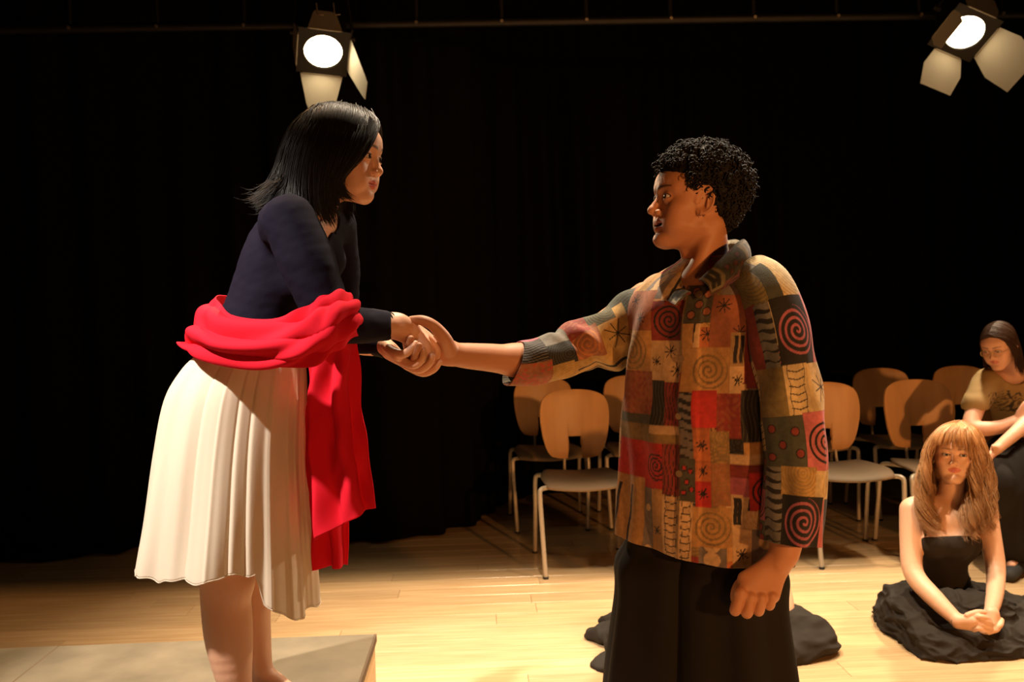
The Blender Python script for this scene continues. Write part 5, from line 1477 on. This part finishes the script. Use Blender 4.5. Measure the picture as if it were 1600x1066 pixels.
    o, _, _ = finish_body(Ft, 'strap_top', MT['grey_cloth'], girl, None, 1, lambda V, n: .0012 * wob(V * np.array([1, 1, 2.]), 60, 4))
    for rows in ([(1447, 838, 3.31), (1440, 815, 3.335), (1436, 793, 3.37), (1437, 779, 3.41), (1442, 790, 3.48)], [(1507, 838, 3.31), (1518, 815, 3.335), (1524, 793, 3.37), (1524, 779, 3.41), (1520, 790, 3.48)]):
        b = MB(); b.tube(crom(pts(rows), 14), .005, 8); b.build('strap', MT['grey_cloth'], o, True)
    b = MB(); c = at(1496, 970, 3.12); n = at(1520, 985, 3.05) - c; n /= np.linalg.norm(n); a = np.cross(n, [0, 0, 1]); a /= np.linalg.norm(a); q = np.cross(n, a); rr = 11.3 * mpx(3.12)
    b.tube([c + rr * (math.cos(t) * a + math.sin(t) * q) for t in np.linspace(0, 2 * math.pi, 25)], .0016, 6, cap=False); b.build('hair_tie', MT['rubber'], girl, True)
    # trousers: heavy cloth over crossed legs
    Fc = body_field([at(1370, 880, 3.5), at(1670, 1075, 3.1), at(1500, 900, 2.95), at(1500, 900, 3.75)], .03, .005, [])
    Fc.chain([J(1478, 925, 3.46, 40), J(1480, 975, 3.50, 66)], .05)
    Fc.chain([J(1440, 955, 3.50, 50), J(1408, 985, 3.28, 42), J(1410, 1012, 3.24, 32)], .05)
    Fc.chain([J(1420, 1005, 3.20, 38), J(1470, 1022, 3.12, 32), J(1515, 1028, 3.11, 26), J(1560, 1022, 3.12, 28)], .04)
    Fc.chain([J(1520, 960, 3.50, 50), J(1620, 985, 3.28, 42), J(1640, 1010, 3.22, 34)], .05)
    Fc.chain([J(1640, 1005, 3.20, 34), J(1570, 1012, 3.16, 34), J(1500, 1010, 3.17, 30)], .04)
    Fc.cap(at(1470, 960, 3.28), at(1540, 965, 3.26), 38 * mpx(3.2), 38 * mpx(3.2), .05)
    Fc.chain([J(1396, 940, 3.56, 24), J(1392, 1000, 3.44, 28), J(1400, 1030, 3.30, 18)], .04)
    Fc.chain([J(1420, 1040, 3.13, 16), J(1470, 1050, 3.08, 14), J(1520, 1046, 3.07, 15), J(1600, 1036, 3.10, 18)], .03)
    Fc.cap(at(1410, 1014, 3.10), at(1418, 1028, 3.12), .020, .022, .012, op='cut')
    Fc.half((0, 0, .004), (0, 0, -1), .004)
    def fold(V, n):
        return .012 * wob(V * np.array([1, 1.2, 1.6]), 22, 5, 5) + .013 * (1 - 2 * np.abs(wob(V * np.array([1.0, 1, 2.6]), 30, 9, 4)))**2 + .003 * wob(V * np.array([1, 1, 3]), 90, 10)
    o, _, _ = finish_body(Fc, 'trousers', MT['grey_cloth'], girl, None, 2, fold)
    o['label'] = 'wide dark trousers spread over crossed legs'
    # hair
    def g(rows): return np.array([at(px, py, d) for px, py, d in rows])
    C0 = 3.40
    left = [g([(1492, 662, 3.38), (1470, 672, 3.33), (1456, 695, 3.32), (1450, 725, 3.33), (1444, 760, 3.33), (1440, 795, 3.31), (1446, 835, 3.28)]),
            g([(1495, 661, 3.40), (1468, 672, 3.36), (1450, 700, 3.36), (1442, 735, 3.36), (1436, 770, 3.35), (1446, 810, 3.31), (1462, 838, 3.28)]),
            g([(1498, 661, 3.42), (1472, 672, 3.42), (1452, 700, 3.43), (1446, 740, 3.42), (1446, 780, 3.38), (1462, 815, 3.33), (1474, 838, 3.29)]),
            g([(1498, 661, 3.44), (1478, 676, 3.47), (1460, 710, 3.49), (1456, 750, 3.48), (1462, 790, 3.46), (1470, 820, 3.46), (1478, 835, 3.46)])]
    right = [g([(1500, 661, 3.38), (1518, 676, 3.32), (1522, 700, 3.31), (1520, 735, 3.31), (1518, 770, 3.30), (1510, 805, 3.28), (1505, 838, 3.26)]),
             g([(1502, 661, 3.40), (1526, 676, 3.36), (1534, 705, 3.36), (1534, 745, 3.35), (1530, 785, 3.31), (1524, 820, 3.28), (1518, 845, 3.26)]),
             g([(1504, 661, 3.42), (1530, 680, 3.42), (1542, 715, 3.43), (1546, 755, 3.41), (1544, 790, 3.36), (1536, 822, 3.32), (1528, 842, 3.30)]),
             g([(1503, 661, 3.44), (1524, 680, 3.47), (1538, 715, 3.49), (1548, 755, 3.47), (1552, 790, 3.42), (1550, 812, 3.38), (1556, 838, 3.36)])]
    back = [left[3], g([(1500, 661, 3.46), (1500, 690, 3.52), (1500, 730, 3.55), (1502, 770, 3.55), (1504, 810, 3.54), (1504, 840, 3.53)]), right[3]]
    bangs = [g([(1500, 661, 3.37), (1478, 665, 3.325), (1464, 676, 3.30), (1457, 690, 3.295), (1452, 704, 3.31)]), g([(1500, 661, 3.37), (1486, 665, 3.31), (1474, 676, 3.285), (1469, 688, 3.28), (1465, 697, 3.285)]),
             g([(1500, 661, 3.37), (1496, 666, 3.305), (1490, 677, 3.28), (1487, 688, 3.275), (1483, 697, 3.28)]), g([(1500, 661, 3.37), (1506, 667, 3.31), (1504, 679, 3.285), (1505, 692, 3.28), (1506, 704, 3.285)]),
             g([(1500, 661, 3.37), (1514, 669, 3.325), (1516, 684, 3.30), (1518, 702, 3.30), (1521, 722, 3.31)])]
    parts = []
    for gd, n, sd, wv, cl, jit, K in ((left, 1000, 1, (.021, 2.9), 9, .0045, 44), (right, 1000, 2, (.021, 2.9), 9, .0045, 40), (back, 500, 3, (.010, 2.4), 8, .004, 36), (bangs, 420, 4, (.0015, .8), 12, .0020, 12), (left, 200, 6, (.014, 3.0), 0, .008, 36), (right, 220, 7, (.014, 3.0), 0, .009, 36)):
        P, R = lock(gd, n, K, .0013, jit, sd, wave=wv, clump=cl, lenvar=.30 if K > 12 else .14); P = push(P, GH, np.array([-.018, 0, .035]), np.array([.100, .085, .088])); parts.append(strands(P, R, 4))
    Fh = body_field([GH.w((-.14, -.12, -.14)), GH.w((.12, .12, .15)), GH.w((-.14, .12, .15)), GH.w((.12, -.12, -.14))], .02, .004, [])
    Fh.ell(GH.w((-.020, 0, .035)), np.array([.099, .083, .090]) * GH.s, GH.R, .01)
    Fh.ell(GH.w((-.055, 0, -.05)), np.array([.05, .075, .09]) * GH.s, GH.R, .03)
    Fh.ell(GH.w((.080, 0, -.03)), np.array([.075, .072, .090]) * GH.s, GH.R, .008, op='cut')
    V, Fq = Fh.extract(); V = relax(V, Fq, 1); parts.append((V, Fq))
    V, Fq = join(parts)
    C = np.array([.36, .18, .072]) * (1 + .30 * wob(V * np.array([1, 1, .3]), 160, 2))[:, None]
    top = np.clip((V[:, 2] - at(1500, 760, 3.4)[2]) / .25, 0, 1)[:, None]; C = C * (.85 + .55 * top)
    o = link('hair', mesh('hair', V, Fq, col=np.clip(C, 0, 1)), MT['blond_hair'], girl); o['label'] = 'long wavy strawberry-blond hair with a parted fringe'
build_girl()

# ---------------------------------------------------------------- the woman with glasses on a chair
tp = at(1575, 900, 4.25)
third = empty('person', (tp[0], tp[1], 0), 'person in mustard T-shirt and glasses, seated on a chair at the right edge', 'person')
def build_third():
    HD = Head(at(1560, 541, 4.17), (-.76, -.55, -.34), (-.10, 0, 1), .87, female=True, slit=.0026, nose=.103)
    Fd = body_field([at(1490, 490, 4.2), at(1700, 900, 4.2), at(1600, 700, 3.75), at(1600, 700, 4.6)], .03, .007, [(at(1515, 580, 4.2) - np.array([0, .12, 0]), at(1605, 495, 4.2) + np.array([0, .12, 0]), .003)])
    Fd.chain([J(1605, 720, 4.45, 46), J(1600, 660, 4.40, 38), J(1592, 620, 4.32, 36), J(1588, 598, 4.28, 30)], .04)
    Fd.cap(at(1545, 596, 4.25), at(1634, 596, 4.32), .052, .052, .04)
    Fd.chain([J(1588, 600, 4.28, 20), J(1576, 560, 4.22, 17)], .02)
    HD.into(Fd)
    Fd.chain([J(1540, 600, 4.22, 17), J(1524, 640, 4.15, 13.5), J(1520, 668, 4.10, 13), J(1560, 668, 4.05, 11), J(1592, 655, 4.03, 8.5)], .015)
    Fd.chain([J(1640, 600, 4.30, 17), J(1650, 650, 4.22, 13.5), J(1628, 640, 4.05, 13), J(1592, 672, 3.97, 11), J(1556, 703, 3.95, 8.5)], .015)
    for i in range(4):
        hand_chain(Fd, [(1592, 652 - i * 2, 4.02, 5), (1602, 646 - i * 5, 4.0, 4.4), (1608, 640 - i * 5, 4.0, 3.6)], .003)
        hand_chain(Fd, [(1556, 703 + i, 3.95, 5), (1546 - i, 712 + i * 3, 3.94, 4.4), (1545 - i, 720 + i * 3, 3.96, 3.6)], .003)
    hand_chain(Fd, [(1590, 660, 4.02, 5), (1600, 664, 4.0, 4)], .003); hand_chain(Fd, [(1560, 700, 3.94, 5), (1552, 698, 3.93, 4)], .003)
    for dx, w in ((-18, 0), (45, 0)):
        Fd.chain([J(1590 + dx, 722, 4.40, 22), J(1580 + dx, 748, 4.02, 16), J(1596 + dx, 845, 4.03, 10)], .03)
    for dx in (0, 62):
        Fd.chain([J(1596 + dx, 840, 4.03, 10), J(1595 + dx, 878, 4.04, 9), J(1580 + dx, 883, 3.96, 7)], .02)
    base = np.array([.66, .36, .24])
    finish_body(Fd, 'body', MT['skin_f'], third, lambda V: HD.paint(V, base, (.48, .12, .10), (.06, .03, .02), .2), 1)
    HD.eyes(third, (1, 0, -.35))
    # T-shirt
    Ft = body_field([at(1490, 560, 4.2), at(1700, 700, 4.2), at(1600, 650, 4.0), at(1600, 650, 4.6)], .03, .006, [])
    o_ = .012
    Ft.chain([J(1605, 690, 4.42, 44), J(1600, 660, 4.40, 40), J(1590, 620, 4.32, 38), J(1586, 600, 4.28, 32)], .04, o_)
    Ft.cap(at(1545, 596, 4.25), at(1634, 596, 4.32), .054, .054, .04, off=o_)
    Ft.chain([J(1542, 600, 4.22, 20), J(1524, 632, 4.165, 19)], .02, .006); Ft.chain([J(1640, 600, 4.30, 20), J(1650, 634, 4.25, 18)], .02, .006)
    Ft.cap(at(1584, 584, 4.23), at(1576, 560, 4.18), .066, .09, .005, op='cut')
    Ft.half(at(1600, 668, 4.3), (0, 0, -1), .003); 
    q = at(1521, 640, 4.15); Ft.put(q - np.array([.12, .15, .14]), q + np.array([.07, .12, .0]), lambda X, Y, Z: (Z - q[2]) + 0 * X + 0 * Y, .003, 'cut')
    ct = at(1568, 628, 4.2)
    def tee_paint(V):
        C = np.tile(np.array([.33, .215, .085]), (len(V), 1))
        # dark printed line drawing across the chest
        m = (np.abs(V[:, 0] - ct[0]) < .12) & (np.abs(V[:, 2] - ct[2]) < .055) & (V[:, 1] < 4.32)
        d = np.abs(wob(V * np.array([1, .4, 1.0]), 105, 21, 4)); C[m & (d < .16)] = (.05, .035, .02); C[m & (d > .62)] = (.13, .08, .035)
        return C
    finish_body(Ft, 'tee_shirt', MT['tee'], third, tee_paint, 1, lambda V, n: .003 * wob(V * np.array([1, 1, 2.]), 45, 4))
    # long black skirt over the lap and legs
    Fc = body_field([at(1500, 650, 4.2), at(1760, 910, 4.2), at(1600, 700, 3.7), at(1600, 700, 4.65)], .03, .008, [])
    Fc.chain([J(1605, 700, 4.42, 48), J(1612, 735, 4.42, 56)], .05)
    for dx in (-18, 45): Fc.chain([J(1590 + dx, 722, 4.40, 38), J(1574 + dx, 742, 3.98, 33), J(1590 + dx, 790, 4.0, 30), J(1602 + dx, 850, 4.02, 30)], .06)
    Fc.cap(at(1600, 730, 4.0), at(1620, 840, 4.02), .10, .11, .05)
    Fc.half(at(1590, 880, 4.0), (0, 0, -1), .004)
    finish_body(Fc, 'skirt', MT['black_cloth'], third, None, 2, lambda V, n: .012 * wob(V * np.array([2.2, 1.4, .35]), 26, 7))
    for dx in (0, 62):
        Fs = body_field([at(1550 + dx, 860, 3.9), at(1620 + dx, 905, 4.1), at(1590 + dx, 880, 3.8), at(1590 + dx, 880, 4.15)], .02, .004, [])
        z0 = .0
        a = at(1594 + dx, 880, 4.06); a[2] = .045; b_ = at(1578 + dx, 885, 3.92); b_[2] = .032
        Fs.chain([(a, .036), ((a + b_) / 2 + np.array([0, 0, .0]), .036), (b_, .030)], .02); Fs.half((0, 0, .004), (0, 0, -1), .002); Fs.half((0, 0, .075), (0, 0, 1), .002)
        finish_body(Fs, 'shoe', MT['rubber'], third, None, 1)
    # spectacles
    gl = None; EX, EY, EZ = EYE_C
    for sg in (1, -1):
        c = HD.w((EX + .021, sg * (EY + .002), -.006)); R = HD.R; b = MB()
        ring = [c + R @ np.array([-.004 * abs(math.cos(t)) * 0 - .10 * (sg * .019 * math.cos(t)) * sg * .4, .0215 * math.cos(t), .0175 * math.sin(t)]) * .97 for t in np.linspace(0, 2 * math.pi, 33)]
        b.tube(ring, .0014, 6, cap=False)
        if gl is None: gl = b.build('spectacles', MT['gold_wire'], third, True); gl['label'] = 'thin gold-rimmed spectacles'
        else: b.build('rim', MT['gold_wire'], gl, True)
        n = len(ring) - 1; bb = MB(); bb.add([c] + ring[:n], [(0, 1 + i, 1 + (i + 1) % n) for i in range(n)]); bb.build('spectacle_lens', MT['glass'], gl)
        b = MB(); b.tube([HD.w((EX + .017, sg * (EY + .024), -.002)), HD.w((.045, sg * .074, .0)), HD.w((-.012, sg * .078, -.002))], .0010, 6); b.build('temple_arm', MT['gold_wire'], gl, True)
    b = MB(); b.tube([HD.w((EX + .024, .0125, -.003)), HD.w((EX + .027, 0, -.001)), HD.w((EX + .024, -.0125, -.003))], .0011, 6); b.build('bridge', MT['gold_wire'], gl, True)
    # hair: drawn back from a centre parting, falling behind the shoulder
    def g(rows): return np.array([HD.w(p) for p in rows])
    near = [g([(.070, 0, .082), (.055, -.045, .068), (.020, -.074, .035), (-.015, -.083, .005), (-.045, -.082, -.03), (-.05, -.08, -.09), (-.04, -.085, -.17)]),
            g([(.040, 0, .110), (.030, -.055, .085), (.0, -.080, .045), (-.035, -.084, .01), (-.06, -.078, -.03), (-.065, -.075, -.09), (-.055, -.08, -.17)]),
            g([(.0, 0, .121), (-.01, -.055, .095), (-.035, -.080, .05), (-.06, -.078, .01), (-.08, -.068, -.03), (-.085, -.06, -.09), (-.07, -.07, -.17)]),
            g([(-.05, 0, .112), (-.06, -.050, .088), (-.08, -.062, .045), (-.095, -.055, .0), (-.10, -.04, -.04), (-.10, -.035, -.09), (-.09, -.04, -.17)]),
            g([(-.05, 0, .112), (-.085, -.01, .080), (-.108, -.01, .045), (-.115, -.01, .0), (-.11, .0, -.04), (-.105, .0, -.09), (-.10, .0, -.17)])]
    far = [q.copy() for q in near]
    parts = []
    for k, gd in enumerate((near, [np.array([HD.o + (HD.R @ (np.array([1, -1, 1]) * (HD.R.T @ (p - HD.o)))) for p in q]) for q in near])):
        P, R = lock(gd, 900, 18, .0014, .0025, 20 + k, clump=16, lenvar=.15); P = push(P, HD, np.array([-.020, 0, .033]), np.array([.102, .080, .092])); parts.append(strands(P, R, 4))
    fr = [g([(.060, .0, .09), (.05, -.05, .06), (.035, -.074, .02), (.01, -.085, -.05), (.02, -.085, -.11), (.0, -.085, -.16)]), g([(.060, .0, .09), (.04, -.06, .06), (.015, -.080, .02), (-.01, -.088, -.05), (.0, -.09, -.12), (-.01, -.09, -.2)])]
    P, R = lock(fr, 90, 16, .0012, .004, 33, lenvar=.2); parts.append(strands(P, R, 4))
    fr = [np.array([HD.o + (HD.R @ (np.array([1, -1, 1]) * (HD.R.T @ (p - HD.o)))) for p in q]) for q in fr]
    P, R = lock(fr, 240, 16, .0012, .006, 34, lenvar=.2); parts.append(strands(P, R, 4))
    Fh = body_field([HD.w((-.14, -.12, -.14)), HD.w((.12, .12, .15)), HD.w((-.14, .12, .15)), HD.w((.12, -.12, -.14))], .02, .004, [])
    Fh.ell(HD.w((-.020, 0, .033)), np.array([.095, .073, .083]) * HD.s, HD.R, .01)
    Fh.ell(HD.w((.085, 0, -.03)), np.array([.070, .085, .095]) * HD.s, HD.R, .008, op='cut')
    Fh.ell(HD.w((.03, 0, -.08)), np.array([.060, .12, .080]) * HD.s, HD.R, .008, op='cut')
    V, Fq = Fh.extract(); parts.append((V, Fq)); V, Fq = join(parts)
    o = link('hair', mesh('hair', V, Fq), MT['brown_hair'], third); o['label'] = 'dark brown hair drawn back from a parting'
build_third()

# ---------------------------------------------------------------- somebody seated on the floor behind the man: knee, forearm and trouser hem show
hp = at(1130, 1030, 3.5)
fourth = empty('person', (hp[0], hp[1], 0), 'person on the floor hidden behind the man, dark trouser knee and hem showing', 'person')
def build_fourth():
    D = 3.45
    HD = Head(at(1135, 705, 3.42), (-.35, -.92, .1), (0, 0, 1), .95, female=True)
    Fd = body_field([at(1000, 650, D), at(1300, 1060, 3.1), at(1130, 900, 2.95), at(1130, 900, 3.7)], .03, .009, [])
    Fd.chain([J(1135, 985, 3.50, 50), J(1130, 930, 3.47, 40), J(1130, 870, 3.45, 38), J(1132, 820, 3.42, 36)], .04)
    Fd.cap(at(1085, 795, 3.42), at(1185, 795, 3.44), .05, .05, .04); Fd.chain([J(1134, 800, 3.42, 24), J(1135, 740, 3.42, 19)], .02); HD.into(Fd)
    Fd.chain([J(1088, 797, 3.4, 18), J(1080, 900, 3.35, 15), J(1110, 960, 3.15, 10)], .02)
    Fd.chain([J(1186, 797, 3.42, 18), J(1212, 890, 3.38, 15), J(1228, 950, 3.30, 13.5), J(1222, 1000, 3.24, 10)], .02)
    for i in range(4): hand_chain(Fd, [(1220 - i * 4, 1004, 3.22, 6), (1216 - i * 5, 1018, 3.19, 4.6), (1214 - i * 5, 1026, 3.18, 4)], .003)
    hand_chain(Fd, [(1110, 960, 3.15, 9), (1124, 966, 3.12, 8)], .01)
    for i in range(4): hand_chain(Fd, [(1124, 960 + i * 4, 3.12, 5), (1136, 962 + i * 4, 3.10, 4.4), (1142, 966 + i * 4, 3.11, 3.8)], .003)
    finish_body(Fd, 'body', MT['skin_f'], fourth, lambda V: HD.paint(V, np.array([.62, .36, .23]), (.5, .13, .1), (.1, .05, .03), .2), 1)
    HD.eyes(fourth)
    Ft = body_field([at(1060, 790, D), at(1210, 1000, D), at(1130, 900, 3.2), at(1130, 900, 3.7)], .03, .007, [])
    Ft.chain([J(1135, 985, 3.50, 52), J(1130, 930, 3.47, 42), J(1130, 870, 3.45, 40), J(1132, 826, 3.42, 38)], .04, .006); Ft.half(at(1130, 832, 3.4), (0, 0, 1), .003)
    finish_body(Ft, 'top', MT['grey_cloth'], fourth, None, 1)
    Fc = body_field([at(890, 920, 3.3), at(1330, 1070, 3.1), at(1100, 900, 2.9), at(1100, 900, 3.75)], .03, .005, [])
    Fc.chain([J(1135, 960, 3.50, 60), J(1135, 990, 3.50, 60)], .05)
    Fc.chain([J(1190, 985, 3.46, 48), J(1245, 995, 3.28, 44), J(1268, 1008, 3.22, 38)], .05)
    Fc.chain([J(1268, 1010, 3.20, 38), J(1225, 1022, 3.16, 32), J(1120, 1028, 3.14, 28)], .04)
    Fc.chain([J(1080, 985, 3.46, 44), J(1010, 1000, 3.30, 36), J(975, 1008, 3.26, 28)], .05)
    Fc.chain([J(985, 1010, 3.24, 26), J(1100, 1024, 3.18, 26)], .04)
    # trailing cloth of the hems at the left
    fz = (np.array([0, 0, 1.]), .55)
    Fc.chain([J(990, 988, 3.34, 34), J(950, 990, 3.38, 24), J(925, 994, 3.42, 13), J(908, 997, 3.46, 4)], .03, flat=fz)
    Fc.chain([J(990, 975, 3.40, 26), J(960, 968, 3.44, 13), J(940, 972, 3.46, 5)], .02, flat=fz)
    Fc.chain([J(990, 1040, 3.16, 36), J(955, 1038, 3.16, 28), J(932, 1044, 3.15, 14)], .03, flat=fz)
    Fc.chain([J(980, 1050, 3.10, 16), J(945, 1054, 3.10, 9), J(926, 1050, 3.12, 4)], .02)
    Fc.half((0, 0, .004), (0, 0, -1), .004)
    finish_body(Fc, 'trousers', MT['grey_cloth'], fourth, None, 2, lambda V, n: .008 * wob(V * np.array([1, 1.2, 1.6]), 24, 15) + .009 * (1 - 2 * np.abs(wob(V * np.array([1.0, 1, 2.0]), 38, 19, 4))))
    Fh = body_field([HD.w((-.14, -.12, -.14)), HD.w((.12, .12, .15)), HD.w((-.14, .12, .15)), HD.w((.12, -.12, -.14))], .02, .006, [])
    Fh.ell(HD.w((-.020, 0, .035)), np.array([.099, .083, .090]) * HD.s, HD.R, .01); Fh.ell(HD.w((-.055, 0, -.05)), np.array([.05, .075, .09]) * HD.s, HD.R, .03)
    Fh.ell(HD.w((.080, 0, -.03)), np.array([.075, .072, .090]) * HD.s, HD.R, .008, op='cut')
    finish_body(Fh, 'hair', MT['brown_hair'], fourth, None, 1, lambda V, n: .002 * wob(V * np.array([1, 1, .3]), 300, 3))
build_fourth()
